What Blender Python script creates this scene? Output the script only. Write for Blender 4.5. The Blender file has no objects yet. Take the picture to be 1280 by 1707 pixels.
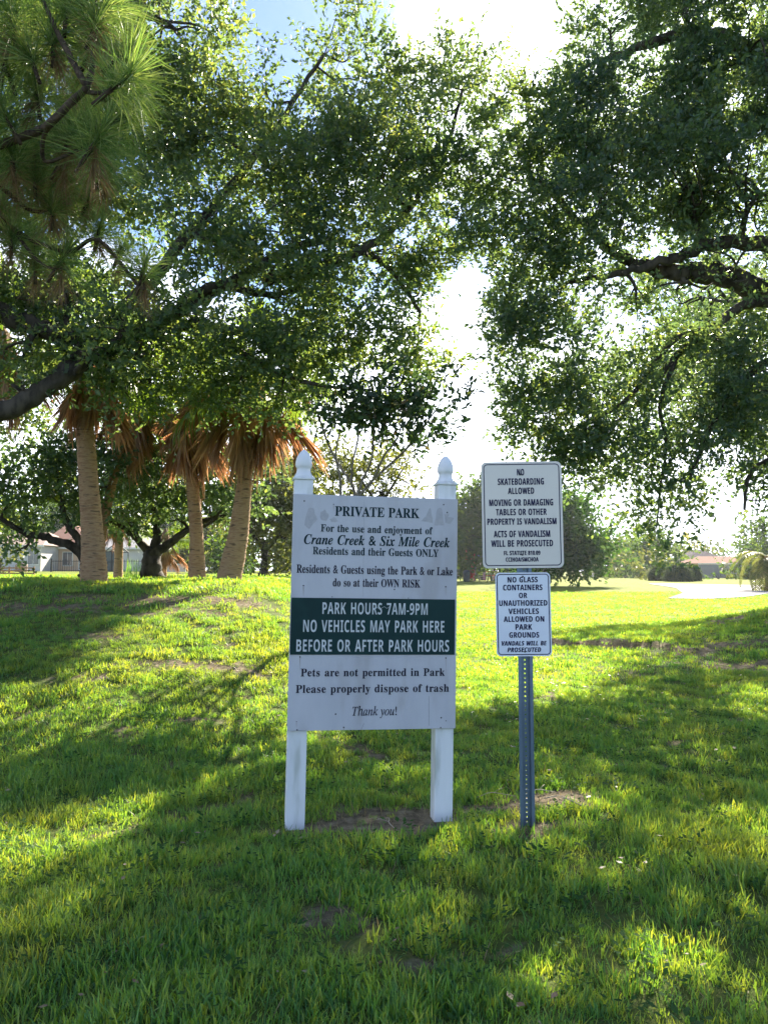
import bpy, math, random
import numpy as np
from mathutils import Vector, Matrix, Euler
R = math.radians
rng = np.random.default_rng(11)
random.seed(5)
scn = bpy.context.scene
C = scn.collection

# ------------------------------------------------------------------ camera, sky, sun, exposure
F = 1290.0; PITCH = R(4.3); CAMZ = 1.42
cam_d = bpy.data.cameras.new('camera'); cam = bpy.data.objects.new('camera', cam_d); C.objects.link(cam)
cam.location = (0, 0, CAMZ); cam.rotation_euler = (math.pi/2 + PITCH, 0, 0)
cam_d.sensor_fit = 'VERTICAL'; cam_d.sensor_height = 24; cam_d.sensor_width = 18
cam_d.lens = 24*F/1707; cam_d.clip_start = 0.05; cam_d.clip_end = 3000
scn.camera = cam
SUN_EL, SUN_AZ = 34.0, 20.0            # azimuth: degrees to the right of the view direction (+Y)
w = bpy.data.worlds.new('World'); scn.world = w; w.use_nodes = True
nt = w.node_tree; nt.nodes.clear()
def N(t, kind, **k):
    n = t.nodes.new(kind)
    for a, b in k.items():
        if a.startswith('i_'): n.inputs[a[2:].replace('_', ' ')].default_value = b
        else: setattr(n, a, b)
    return n
sky = N(nt, 'ShaderNodeTexSky', sky_type='NISHITA', sun_disc=False, sun_elevation=R(SUN_EL), sun_rotation=R(SUN_AZ),
        air_density=0.85, dust_density=0.4, ozone_density=5.0)
tc = N(nt, 'ShaderNodeTexCoord')
sep = N(nt, 'ShaderNodeSeparateXYZ'); nt.links.new(tc.outputs['Generated'], sep.inputs[0])
# clouds: broad noise, plus a pale bank low over the horizon
mp = N(nt, 'ShaderNodeMapping'); mp.inputs['Scale'].default_value = (1, 1, 2.2); mp.inputs['Location'].default_value = (0.6, 3.0, 2.0)
nt.links.new(tc.outputs['Generated'], mp.inputs[0])
no = N(nt, 'ShaderNodeTexNoise', i_Scale=1.7, i_Detail=7.0, i_Roughness=0.55, i_Distortion=0.3); nt.links.new(mp.outputs[0], no.inputs[0])
low = N(nt, 'ShaderNodeMapRange'); low.inputs['From Min'].default_value = 0.42; low.inputs['From Max'].default_value = 0.12
low.inputs['To Min'].default_value = 0; low.inputs['To Max'].default_value = 0.36
nt.links.new(sep.outputs['Z'], low.inputs['Value'])
# thin bright cloud gathered round the sun's part of the sky
sd = Vector((math.sin(R(SUN_AZ))*math.cos(R(SUN_EL)), math.cos(R(SUN_AZ))*math.cos(R(SUN_EL)), math.sin(R(SUN_EL))))
dt = N(nt, 'ShaderNodeVectorMath', operation='DOT_PRODUCT'); dt.inputs[1].default_value = sd
nt.links.new(tc.outputs['Generated'], dt.inputs[0])
near = N(nt, 'ShaderNodeMapRange'); near.inputs['From Min'].default_value = 0.955; near.inputs['From Max'].default_value = 0.998
near.inputs['To Min'].default_value = 0; near.inputs['To Max'].default_value = 0.17
nt.links.new(dt.outputs['Value'], near.inputs['Value'])
a1 = N(nt, 'ShaderNodeMath', operation='ADD'); nt.links.new(no.outputs[0], a1.inputs[0]); 
fw = N(nt, 'ShaderNodeMapRange'); fw.inputs['From Min'].default_value = -.1; fw.inputs['From Max'].default_value = .75; fw.inputs['To Min'].default_value = .3
nt.links.new(dt.outputs['Value'], fw.inputs['Value'])
lm = N(nt, 'ShaderNodeMath', operation='MULTIPLY'); nt.links.new(low.outputs[0], lm.inputs[0]); nt.links.new(fw.outputs[0], lm.inputs[1])
nt.links.new(lm.outputs[0], a1.inputs[1])
a2 = N(nt, 'ShaderNodeMath', operation='ADD'); nt.links.new(a1.outputs[0], a2.inputs[0]); nt.links.new(near.outputs[0], a2.inputs[1])
cm = N(nt, 'ShaderNodeMapRange', interpolation_type='SMOOTHSTEP'); cm.inputs['From Min'].default_value = 0.565; cm.inputs['From Max'].default_value = 0.70
nt.links.new(a2.outputs[0], cm.inputs['Value'])
mx = N(nt, 'ShaderNodeMix', data_type='RGBA'); mx.inputs[7].default_value = (11.0, 11.6, 13.2, 1)
nt.links.new(cm.outputs[0], mx.inputs[0]); nt.links.new(sky.outputs[0], mx.inputs[6])
bgn = N(nt, 'ShaderNodeBackground', i_Strength=0.05); nt.links.new(mx.outputs[2], bgn.inputs[0])
wo = N(nt, 'ShaderNodeOutputWorld'); nt.links.new(bgn.outputs[0], wo.inputs[0])
sl = bpy.data.lights.new('sun', 'SUN'); sl.energy = 3.9; sl.angle = R(0.53); sl.color = (1, .91, .75)
so = bpy.data.objects.new('sun', sl); C.objects.link(so); so.rotation_euler = (-sd).to_track_quat('-Z', 'Y').to_euler(); so.location = (8, 20, 20)
vs = scn.view_settings; vs.view_transform = 'Standard'; vs.look = 'None'; vs.exposure = 2.45; vs.gamma = 1
vs.use_curve_mapping = False
cy = scn.cycles
cy.max_bounces = 6; cy.diffuse_bounces = 3; cy.glossy_bounces = 2; cy.transmission_bounces = 5; cy.transparent_max_bounces = 4
cy.caustics_reflective = False; cy.caustics_refractive = False; cy.sample_clamp_indirect = 6

# ------------------------------------------------------------------ helpers
def at(px, py, Y):
    x = (px-640)/F; v = (853.5-py)/F
    dy = math.cos(PITCH) - v*math.sin(PITCH); dz = math.sin(PITCH) + v*math.cos(PITCH)
    return Vector((x/dy*Y, Y, CAMZ + dz/dy*Y))
def S(t):
    t = np.clip(t, 0, 1); return t*t*(3-2*t)
LEDGE = np.array([(1.7, 14.9), (3.0, 14.1), (4.1, 13.2), (4.75, 12.0), (4.7, 9.4), (5.3, 8.2)])
def seg_dist(x, y, pl):
    d = np.full(np.shape(x), 1e9)
    for (ax, ay), (bx, by) in zip(pl[:-1], pl[1:]):
        t = np.clip(((x-ax)*(bx-ax)+(y-ay)*(by-ay))/((bx-ax)**2+(by-ay)**2), 0, 1)
        d = np.minimum(d, np.hypot(x-ax-t*(bx-ax), y-ay-t*(by-ay)))
    return d
def gz(x, y):
    x = np.asarray(x, float); y = np.asarray(y, float)
    yy = np.clip(y, 0, 150)
    L = S((.1*yy-x)/(.22*yy+1))
    z = L*(1.2*S((yy-4.9)/7.3) - .08*S((yy-15)/7) + .18*S((yy-45)/25)) + (1-L)*.4*S((yy-20)/60)
    z = z + 1.15*np.exp(-((x-10.3)**2+(y-13.5)**2)/18.0)
    near = S((40-y)/20)
    z = z + near*(.018*np.sin(x*2.3+y*1.1)+.014*np.sin(x*5.1-y*3.7+1)+.008*np.sin(x*9.7+y*8.3))*S((np.abs(y-4.4)+np.abs(x*.4)-.2)/1.5)
    yl = np.interp(x, LEDGE[:4, 0], LEDGE[:4, 1]); d = y-yl
    z = z + .13*S(d/.12+.5)*np.exp(-np.clip(d, 0, 9)/3.)*S((x-1.8)/.8)*S((5.2-x)/1.)
    return z
def gzf(x, y): return float(gz(x, y))
def on_ground(px, py):
    Y = 2.0
    while Y < 400:
        p = at(px, py, Y)
        if p.z <= gzf(p.x, p.y): return Vector((p.x, p.y, gzf(p.x, p.y)))
        Y += .03 if Y < 30 else .4
    return p
def ground_below(px, Y):
    p = at(px, 900, Y); return Vector((p.x, Y, gzf(p.x, Y)))

def tag(o, label=None, cat=None, group=None, kind=None):
    for k, v in (('label', label), ('category', cat), ('group', group), ('kind', kind)):
        if v: o[k] = v
    return o
def empty(name, loc, label, cat, group=None, rot=(0, 0, 0)):
    o = bpy.data.objects.new(name, None); C.objects.link(o); o.location = loc; o.rotation_euler = rot
    o.empty_display_size = .2
    return tag(o, label, cat, group)
def link(name, me, parent=None, mat=None, smooth=False):
    if mat is not None and not me.materials: me.materials.append(mat)
    if smooth: me.polygons.foreach_set('use_smooth', [True]*len(me.polygons))
    o = bpy.data.objects.new(name, me); C.objects.link(o)
    if parent is not None:
        o.parent = parent
        if parent.get('_world'): pass
    return o
class MB:
    def __init__(s): s.v = []; s.f = []
    def add(s, vs, fs):
        b = len(s.v); s.v += [tuple(p) for p in vs]; s.f += [tuple(i+b for i in f) for f in fs]
    def box(s, lo, hi, M=None):
        (a, b, c), (d, e, f) = lo, hi
        vs = [Vector(p) for p in ((a,b,c),(d,b,c),(d,e,c),(a,e,c),(a,b,f),(d,b,f),(d,e,f),(a,e,f))]
        if M: vs = [M @ p for p in vs]
        s.add(vs, ((0,3,2,1),(4,5,6,7),(0,1,5,4),(1,2,6,5),(2,3,7,6),(3,0,4,7)))
    def bar(s, p, q, w, h=None):
        p = Vector(p); q = Vector(q); h = h or w; d = (q-p); L = d.length
        M = Matrix.Translation(p) @ d.to_track_quat('Z', 'Y').to_matrix().to_4x4()
        s.box((-w/2, -h/2, 0), (w/2, h/2, L), M)
    def tube(s, pts, rad, n=6, cap=True, wob=0):
        pts = [Vector(p) for p in pts]; m = len(pts); b = len(s.v)
        if not hasattr(rad, '__len__'): rad = [rad]*m
        t0 = (pts[1]-pts[0]).normalized(); u = t0.orthogonal().normalized()
        for i in range(m):
            t = (pts[min(i+1, m-1)]-pts[max(i-1, 0)])
            t = t.normalized() if t.length > 1e-9 else t0
            u = (u - t*u.dot(t)).normalized(); v2 = t.cross(u)
            for k in range(n):
                a = 2*math.pi*k/n; r = rad[i]*(1+wob*(random.random()-.5))
                s.v.append(tuple(pts[i] + u*(math.cos(a)*r) + v2*(math.sin(a)*r)))
        for i in range(m-1):
            for k in range(n):
                k2 = (k+1) % n
                s.f.append((b+i*n+k, b+i*n+k2, b+(i+1)*n+k2, b+(i+1)*n+k))
        if cap:
            s.f.append(tuple(b+k for k in range(n))[::-1]); s.f.append(tuple(b+(m-1)*n+k for k in range(n)))
    def lathe(s, prof, n=20, c=(0, 0, 0)):
        b = len(s.v); m = len(prof)
        for r, z in prof:
            for k in range(n):
                a = 2*math.pi*k/n; s.v.append((c[0]+r*math.cos(a), c[1]+r*math.sin(a), c[2]+z))
        for i in range(m-1):
            for k in range(n):
                k2 = (k+1) % n; s.f.append((b+i*n+k, b+i*n+k2, b+(i+1)*n+k2, b+(i+1)*n+k))
        s.f.append(tuple(b+k for k in range(n))[::-1]); s.f.append(tuple(b+(m-1)*n+k for k in range(n)))
    def mesh(s, name):
        me = bpy.data.meshes.new(name); me.from_pydata(s.v, [], s.f); me.update(); return me
    def build(s, name, mat, parent=None, smooth=False):
        return link(name, s.mesh(name), parent, mat, smooth)
def bez(pts, n=8):           # Catmull-Rom through points
    pts = [Vector(p) for p in pts]
    if len(pts) == 2: return [pts[0].lerp(pts[1], i/n) for i in range(n+1)]
    P = [pts[0]*2-pts[1]] + pts + [pts[-1]*2-pts[-2]]; out = []
    for i in range(1, len(P)-2):
        a, b, c, d = P[i-1], P[i], P[i+1], P[i+2]
        for k in range(n):
            t = k/n
            out.append(.5*((2*b)+(c-a)*t+(2*a-5*b+4*c-d)*t*t+(3*b-a-3*c+d)*t**3))
    out.append(pts[-1]); return out
def bevel(o, w=.004, seg=2):
    m = o.modifiers.new('bevel', 'BEVEL'); m.width = w; m.segments = seg; m.limit_method = 'ANGLE'; return o

# ------------------------------------------------------------------ materials
def mat(name, c1, c2=None, rough=.7, scale=8., stretch=(1, 1, 1), bump=0., bscale=None, metal=0., spec=.3, lo=.35, hi=.65, c3=None, s3=1.5):
    m = bpy.data.materials.new(name); m.use_nodes = True; t = m.node_tree; p = t.nodes['Principled BSDF']
    p.inputs['Roughness'].default_value = rough; p.inputs['Metallic'].default_value = metal
    p.inputs['Specular IOR Level'].default_value = spec
    if c2 is None: c2 = tuple(x*.8 for x in c1)
    co = N(t, 'ShaderNodeTexCoord'); mp = N(t, 'ShaderNodeMapping'); mp.inputs['Scale'].default_value = stretch
    t.links.new(co.outputs['Object'], mp.inputs[0])
    n = N(t, 'ShaderNodeTexNoise', i_Scale=scale, i_Detail=6.0, i_Roughness=.6); t.links.new(mp.outputs[0], n.inputs[0])
    r = N(t, 'ShaderNodeValToRGB'); r.color_ramp.elements[0].position = lo; r.color_ramp.elements[1].position = hi
    r.color_ramp.elements[0].color = (*c1, 1); r.color_ramp.elements[1].color = (*c2, 1)
    t.links.new(n.outputs[0], r.inputs[0]); out = r.outputs[0]
    if c3:
        n3 = N(t, 'ShaderNodeTexNoise', i_Scale=s3, i_Detail=5.0); t.links.new(mp.outputs[0], n3.inputs[0])
        r3 = N(t, 'ShaderNodeMapRange', interpolation_type='SMOOTHSTEP'); r3.inputs['From Min'].default_value = .52; r3.inputs['From Max'].default_value = .68
        t.links.new(n3.outputs[0], r3.inputs['Value'])
        x = N(t, 'ShaderNodeMix', data_type='RGBA'); x.inputs[7].default_value = (*c3, 1)
        t.links.new(r3.outputs[0], x.inputs[0]); t.links.new(out, x.inputs[6]); out = x.outputs[2]
    t.links.new(out, p.inputs['Base Color'])
    if bump:
        nb = N(t, 'ShaderNodeTexNoise', i_Scale=bscale or scale*2, i_Detail=6.0); t.links.new(mp.outputs[0], nb.inputs[0])
        bn = N(t, 'ShaderNodeBump', i_Strength=bump, i_Distance=.02); t.links.new(nb.outputs[0], bn.inputs['Height'])
        t.links.new(bn.outputs[0], p.inputs['Normal'])
    return m
def leafmat(name, cols, trans=.45, tboost=(1.5, 1.7, .7), rough=.45, spec=.4, inst=False, patch=None):
    """thin leaf: reflects its green and lets warmer light through; colour differs leaf by leaf"""
    m = bpy.data.materials.new(name); m.use_nodes = True; t = m.node_tree; p = t.nodes['Principled BSDF']
    p.inputs['Roughness'].default_value = rough; p.inputs['Specular IOR Level'].default_value = spec
    if inst: a = N(t, 'ShaderNodeObjectInfo').outputs['Random']
    else: a = N(t, 'ShaderNodeAttribute', attribute_name='tint').outputs['Fac']
    r = N(t, 'ShaderNodeValToRGB'); el = r.color_ramp.elements
    for i, c in enumerate(cols):
        e = el[i] if i < 2 else el.new(.5)
        e.color = (*c, 1)
    for i, e in enumerate(list(el)): pass
    n = len(cols); order = sorted(range(n))
    while len(el) > 0 and len(el) != n: break
    for i in range(n): el[i].position = i/(n-1)
    for i in range(n): el[i].color = (*cols[i], 1)
    t.links.new(a, r.inputs[0]); col = r.outputs[0]
    if patch:
        g = N(t, 'ShaderNodeNewGeometry'); nn = N(t, 'ShaderNodeTexNoise', i_Scale=patch[0], i_Detail=4.0)
        t.links.new(g.outputs['Position'], nn.inputs[0])
        mr = N(t, 'ShaderNodeMapRange'); mr.inputs['From Min'].default_value = patch[2]; mr.inputs['From Max'].default_value = patch[3]
        mr.inputs['To Max'].default_value = patch[4]
        t.links.new(nn.outputs[0], mr.inputs['Value'])
        x = N(t, 'ShaderNodeMix', data_type='RGBA'); x.inputs[7].default_value = (*patch[1], 1)
        t.links.new(mr.outputs[0], x.inputs[0]); t.links.new(col, x.inputs[6]); col = x.outputs[2]
    t.links.new(col, p.inputs['Base Color'])
    tb = N(t, 'ShaderNodeMix', data_type='RGBA', blend_type='MULTIPLY'); tb.inputs[0].default_value = 1; tb.inputs[7].default_value = (*tboost, 1)
    t.links.new(col, tb.inputs[6])
    tr = N(t, 'ShaderNodeBsdfTranslucent'); t.links.new(tb.outputs[2], tr.inputs[0])
    ms = N(t, 'ShaderNodeMixShader'); ms.inputs[0].default_value = trans
    t.links.new(p.outputs[0], ms.inputs[1]); t.links.new(tr.outputs[0], ms.inputs[2])
    t.links.new(ms.outputs[0], t.nodes['Material Output'].inputs[0])
    return m
M_oak = leafmat('oak_leaf', [(.024, .056, .042), (.036, .076, .046), (.06, .105, .048), (.11, .145, .062)], trans=.47, tboost=(5.4, 4.0, 1.3), rough=.36, spec=.5)
M_oakR = leafmat('oak_leaf_dark', [(.028, .062, .052), (.042, .085, .056), (.065, .115, .056), (.12, .16, .06)], trans=.42, tboost=(4.6, 3.6, 1.3), rough=.36, spec=.5)
M_far = leafmat('far_leaf', [(.025, .05, .025), (.04, .07, .028), (.06, .09, .03), (.085, .11, .035)], trans=.4, tboost=(3.2, 3.2, .9), rough=.8, spec=.1)
M_olive = leafmat('olive_leaf', [(.045, .06, .025), (.07, .09, .03), (.10, .12, .045), (.14, .14, .06)], trans=.45, tboost=(2.6, 2.3, .9))
M_dk = leafmat('dense_leaf', [(.016, .04, .022), (.026, .058, .026), (.042, .078, .028), (.07, .105, .035)], trans=.4, tboost=(3.2, 3.4, .9), rough=.8, spec=.1)
M_pine = leafmat('pine_needle', [(.055, .115, .045), (.10, .17, .06), (.20, .25, .12)], trans=.4, tboost=(2.7, 2.5, 1.), rough=.45, spec=.3)
M_pined = leafmat('dead_needle', [(.16, .10, .05), (.24, .15, .07), (.14, .12, .04)], trans=.4, tboost=(1.3, 1.2, 1.))
M_frond = leafmat('palm_frond_green', [(.05, .09, .02), (.09, .14, .03), (.14, .18, .04)], trans=.5, tboost=(2.4, 2.3, .8))
M_dead = leafmat('palm_frond_dead', [(.19, .10, .06), (.31, .18, .10), (.44, .30, .19)], trans=.4, tboost=(1.8, 1.4, 1.1))
M_broad = leafmat('broad_leaf', [(.028, .05, .035), (.035, .07, .035), (.05, .085, .03), (.09, .06, .035)], trans=.4, tboost=(1.8, 1.8, .8))
M_bark = mat('oak_bark', (.022, .018, .014), (.085, .07, .055), .9, 9, (1, 1, .35), .8, 16)
M_barkl = mat('thin_bark', (.10, .08, .06), (.22, .19, .15), .9, 14, (1, 1, .4), .5)
M_palmt = mat('palm_trunk', (.27, .155, .085), (.50, .33, .19), .9, 5, (1, 1, 5), .9, 18, c3=(.13, .08, .05), s3=5)
M_pinet = mat('pine_bark', (.03, .022, .018), (.10, .07, .05), .9, 25, (1, 1, 1), .8)
M_board = mat('board_paint', (.53, .53, .58), (.47, .47, .52), .55, 4, (1, 1, .35), .08, 60, c3=(.42, .41, .44), s3=5)
M_postw = mat('white_post_paint', (.80, .81, .84), (.70, .71, .74), .45, 6, (1, 1, .2), .08, 40, c3=(.50, .52, .50), s3=9)
M_green = mat('green_panel_paint', (.002, .024, .026), (.003, .032, .034), .45, 4, spec=.2, c3=(.005, .036, .036), s3=6)
M_ink = mat('dark_green_lettering', (.004, .02, .026), (.008, .032, .04), .7, 30, spec=.1)
M_inkb = mat('navy_lettering', (.010, .010, .05), (.015, .015, .06), .7, 30, spec=.1)
M_inkk = mat('black_lettering', (.010, .010, .022), (.022, .02, .04), .7, 30, spec=.1)
M_lw = mat('pale_lettering', (.60, .63, .66), (.50, .53, .56), .5, 30)
M_bolt = mat('bolt_steel', (.05, .05, .06), (.10, .09, .09), .5, 60, metal=.5)
M_stain = mat('faded_sticker', (.38, .38, .42), (.45, .44, .47), .7, 40)
M_ivory = mat('ivory_sign_face', (.72, .67, .62), (.66, .62, .58), .35, 2, spec=.4)
M_white = mat('white_sign_face', (.74, .78, .88), (.68, .72, .83), .3, 2, spec=.4)
M_galv = mat('galvanised_steel', (.17, .23, .32), (.11, .15, .21), .42, 7, (1, 1, .25), .1, 60, metal=.55, c3=(.08, .11, .15), s3=5)

# ------------------------------------------------------------------ ground
SOIL = []      # (x, y, rx, ry, strength)
for px, py, rx, ry, s in [(600,1383,.42,.13,.95),(650,1362,.38,.14,1),(700,1368,.3,.09,.9),(820,1350,.28,.12,.95),(925,1335,.34,.14,1),(880,1383,.2,.10,1.0),(495,1383,.12,.08,.8),(740,1372,.12,.08,.8),(540,1345,.2,.07,.7),
        (400,1350,.25,.08,.6),(920,1372,.2,.05,.7),(590,1395,.3,.05,.7),
        (320,1535,.16,.06,.5),(1140,1000,1.2,.5,.0),(560,1520,.1,.05,.6),(1190,1080,.8,.3,.7),(1270,1110,.8,.3,.9),(700,1460,.12,.06,.5),(725,1540,.2,.06,.5),
        (230,1000,1.2,.35,.6),(300,1020,1.0,.22,.5),(80,1015,1.2,.35,.55),(380,1000,.8,.35,.5),(340,1110,.7,.14,.6),(390,1115,.5,.12,.5),(60,1190,.5,.12,.45),(330,1200,.4,.1,.45),(160,1060,.6,.2,.4),
        (1230,1030,.8,.5,.6),(1160,1165,.3,.1,.6),(930,1165,.3,.1,.5)]:
    g = on_ground(px, py); SOIL.append((g.x, g.y, rx, ry, s))
def soil(x, y):
    s = np.zeros(np.shape(x))
    for a, b, rx, ry, k in SOIL:
        s = np.maximum(s, k*np.exp(-(((x-a)/rx)**2+((y-b)/ry)**2)*.8))
    n = .5+.25*np.sin(x*3.1+2*np.sin(y*2.3))+.25*np.sin(y*4.3+1.7*np.sin(x*3.7+1))
    n2 = .5+.5*np.sin(x*7.9+3*np.sin(y*5.3))*np.sin(y*8.7+2*np.sin(x*6.1))
    s = np.maximum(s, .4*S((n*.6+n2*.4-.66)/.2)*S((22-y)/8))
    d = seg_dist(x, y, LEDGE)
    s = np.maximum(s, S((.18-d)/.18)*np.where(x < 4.2, .75, .5))
    return s
xs = np.concatenate([-np.geomspace(9, 500, 42)[::-1], np.arange(-8.9, 9, .11), np.geomspace(9.05, 500, 42)])
ys = np.concatenate([[-80, -40, -20, -10, -5, -2, 0, 1], np.arange(1.5, 17, .11), np.geomspace(17.1, 700, 84)])
X, Yg = np.meshgrid(xs, ys); Z = gz(X, Yg)
v = np.stack([X.ravel(), Yg.ravel(), Z.ravel()], 1)
nx, ny = len(xs), len(ys)
i = (np.arange(ny-1)[:, None]*nx + np.arange(nx-1)[None]).ravel()
f = np.stack([i, i+1, i+1+nx, i+nx], 1)
def np_mesh(name, v, f, tint=None, attr='tint', dom='FACE', smooth=False):
    me = bpy.data.meshes.new(name); k = f.shape[1]
    me.vertices.add(len(v)); me.vertices.foreach_set('co', v.astype(np.float32).ravel())
    me.loops.add(f.size); me.loops.foreach_set('vertex_index', f.astype(np.int32).ravel())
    me.polygons.add(len(f)); me.polygons.foreach_set('loop_start', np.arange(len(f), dtype=np.int32)*k)
    me.update(calc_edges=True)
    if tint is not None:
        a = me.attributes.new(attr, 'FLOAT', dom); a.data.foreach_set('value', tint.astype(np.float32).ravel())
    if smooth: me.polygons.foreach_set('use_smooth', np.ones(len(f), bool))
    return me
me = np_mesh('ground', v, f, soil(v[:, 0], v[:, 1]), 'soil', 'POINT', True)
gm = bpy.data.materials.new('lawn'); gm.use_nodes = True; t = gm.node_tree; p = t.nodes['Principled BSDF']; p.inputs['Roughness'].default_value = .95
p.inputs['Specular IOR Level'].default_value = .1
g = N(t, 'ShaderNodeNewGeometry')
def noise(scale, det=5.0, src=None, strx=None):
    n = N(t, 'ShaderNodeTexNoise', i_Scale=scale, i_Detail=det, i_Roughness=.65)
    if strx:
        q = N(t, 'ShaderNodeMapping'); q.inputs['Scale'].default_value = strx; t.links.new(g.outputs['Position'], q.inputs[0]); t.links.new(q.outputs[0], n.inputs[0])
    else: t.links.new(g.outputs['Position'], n.inputs[0])
    return n.outputs[0]
def ramp(fac, cols, pos):
    r = N(t, 'ShaderNodeValToRGB'); el = r.color_ramp.elements
    while len(el) < len(cols): el.new(.5)
    for e, c, q in zip(el, cols, pos): e.position = q; e.color = (*c, 1)
    t.links.new(fac, r.inputs[0]); return r.outputs[0]
grassc = ramp(noise(.35, 6, strx=(1, 2.5, 1)), [(.12, .17, .018), (.18, .215, .022), (.24, .245, .035)], [.3, .5, .75])
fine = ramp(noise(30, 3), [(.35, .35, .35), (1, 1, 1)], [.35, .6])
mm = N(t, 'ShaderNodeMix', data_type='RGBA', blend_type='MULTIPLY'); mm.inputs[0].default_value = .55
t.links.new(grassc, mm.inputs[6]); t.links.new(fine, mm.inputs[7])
soilc = ramp(noise(14, 6), [(.07, .052, .032), (.17, .135, .085), (.30, .25, .17)], [.3, .5, .75])
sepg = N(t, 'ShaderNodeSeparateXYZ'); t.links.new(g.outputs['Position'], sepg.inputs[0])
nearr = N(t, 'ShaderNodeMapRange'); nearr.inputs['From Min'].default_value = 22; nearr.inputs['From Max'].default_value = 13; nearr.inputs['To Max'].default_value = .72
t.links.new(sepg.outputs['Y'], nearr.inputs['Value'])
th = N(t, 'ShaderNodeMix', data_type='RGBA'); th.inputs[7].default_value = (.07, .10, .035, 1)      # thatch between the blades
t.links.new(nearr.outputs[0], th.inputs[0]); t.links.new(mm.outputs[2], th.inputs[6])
sa = N(t, 'ShaderNodeAttribute', attribute_name='soil')
sm = N(t, 'ShaderNodeMath', operation='ADD'); t.links.new(sa.outputs['Fac'], sm.inputs[0])
nn_ = N(t, 'ShaderNodeMath', operation='MULTIPLY_ADD'); nn_.inputs[1].default_value = .7; nn_.inputs[2].default_value = -.35
t.links.new(noise(9, 5), nn_.inputs[0]); t.links.new(nn_.outputs[0], sm.inputs[1])
sr = N(t, 'ShaderNodeMapRange', interpolation_type='SMOOTHSTEP'); sr.inputs['From Min'].default_value = .2; sr.inputs['From Max'].default_value = .42
t.links.new(sm.outputs[0], sr.inputs['Value'])
gx = N(t, 'ShaderNodeMix', data_type='RGBA'); t.links.new(sr.outputs[0], gx.inputs[0]); t.links.new(th.outputs[2], gx.inputs[6]); t.links.new(soilc, gx.inputs[7])
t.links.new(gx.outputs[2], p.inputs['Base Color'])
bn = N(t, 'ShaderNodeBump', i_Strength=.9, i_Distance=.04); t.links.new(noise(22, 6), bn.inputs['Height']); t.links.new(bn.outputs[0], p.inputs['Normal'])
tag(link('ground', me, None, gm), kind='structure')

def sheet(name, xs, ysf, mat, lift, n=1, kind='structure'):
    """strip following the ground: xs along, ysf(x) -> (y0, y1)"""
    v = []; f = []; m = 10
    for x in xs:
        y0, y1 = ysf(x)
        for k in range(m+1):
            y = y0+(y1-y0)*k/m; v.append((x, y, gzf(x, y)+lift))
    for a in range(len(xs)-1):
        for k in range(m): f.append((a*(m+1)+k, (a+1)*(m+1)+k, (a+1)*(m+1)+k+1, a*(m+1)+k+1))
    me = bpy.data.meshes.new(name); me.from_pydata(v, [], f); me.update()
    return tag(link(name, me, None, mat, True), kind=kind)
M_road = mat('pale_sand_road', (.36, .345, .34), (.27, .255, .245), .95, .9, (.4, 1.6, 1), bump=.3, c3=(.22, .21, .19), s3=.5, spec=.05)
M_path = mat('concrete_path', (.45, .44, .42), (.38, .37, .35), .9, 1)
# right-hand track: from behind the bushes it widens towards the right edge
def trky(x):
    y0 = np.interp(x, [13.5, 15, 18, 22, 30, 60], [36.6, 36, 38.5, 44, 47, 50])
    y1 = np.interp(x, [13.5, 16.5, 19.5, 21, 22, 26, 30, 60], [37, 43, 52, 62, 64, 60, 57, 58])
    return y0, y1
sheet('sand_road', np.linspace(13.5, 60, 90), trky, M_road, .03)
sheet('footpath', np.linspace(-9.5, -1, 40), lambda x: (27.5+.25*x*0, 30.5), M_path, .03)

# ------------------------------------------------------------------ foliage
def unit(a): return a/np.maximum(np.linalg.norm(a, axis=1, keepdims=True), 1e-9)
def leaves_mesh(name, P, D, L, W, tint):
    n = len(P); D = unit(D); r = unit(rng.normal(size=(n, 3))); side = unit(np.cross(D, r)); nor = np.cross(side, D)
    L = L[:, None]; W = W[:, None]
    mid = P + D*L*.48 + nor*L*.06
    v = np.stack([P, mid+side*W*.5, P+D*L-nor*L*.05, mid-side*W*.5], 1).reshape(-1, 3)
    f = np.arange(4*n).reshape(-1, 4)
    return np_mesh(name, v, f, tint)
# openings in the crowns: places on the lawn that the sun reaches (centre and half-sizes in metres, found once from the photograph)
SUNNY = []
for px, py, rx, ry, k in [(230,990,250,12,.8),(440,1000,60,30,.7),(60,1015,90,16,.6),(400,1062,50,10,.7),(450,1095,35,30,.8),(235,1050,50,6,.5),(320,1112,50,7,.7),(156,1128,30,6,.6),(80,1178,130,24,.95),(300,1160,60,15,.8),(400,1205,100,20,.9),(235,1228,80,16,.7),
        (455,1160,30,28,.8),(180,1345,50,22,.7),(30,1410,110,50,.95),(130,1380,90,40,.85),(800,1050,60,60,.9),(790,1150,35,35,.8),(1100,1285,50,22,.9),(1060,1165,90,14,.8),(1000,1130,60,14,.6),(950,1335,60,22,.85),(1010,1345,50,16,.7),(1250,1325,50,22,.8),(1060,1235,70,16,.7),
        (1130,1600,60,45,.85),(900,1640,55,22,.7),(1220,1185,60,14,.8),(890,1200,50,20,.6),(1180,1230,60,12,.6),(930,1060,150,22,.9),(960,1120,40,12,.7),(700,1400,40,12,.5),(1180,1420,50,18,.5),(900,1010,200,30,1),(1270,1680,40,30,.6),(820,1240,40,14,.5),(620,1660,40,16,.4)]:
    c = on_ground(px, py); a = on_ground(px, py-ry); b = on_ground(px, py+ry)
    SUNNY.append((c.x, c.y, rx*c.y/F, max(.12, (a.y-b.y)/2), k))
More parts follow.
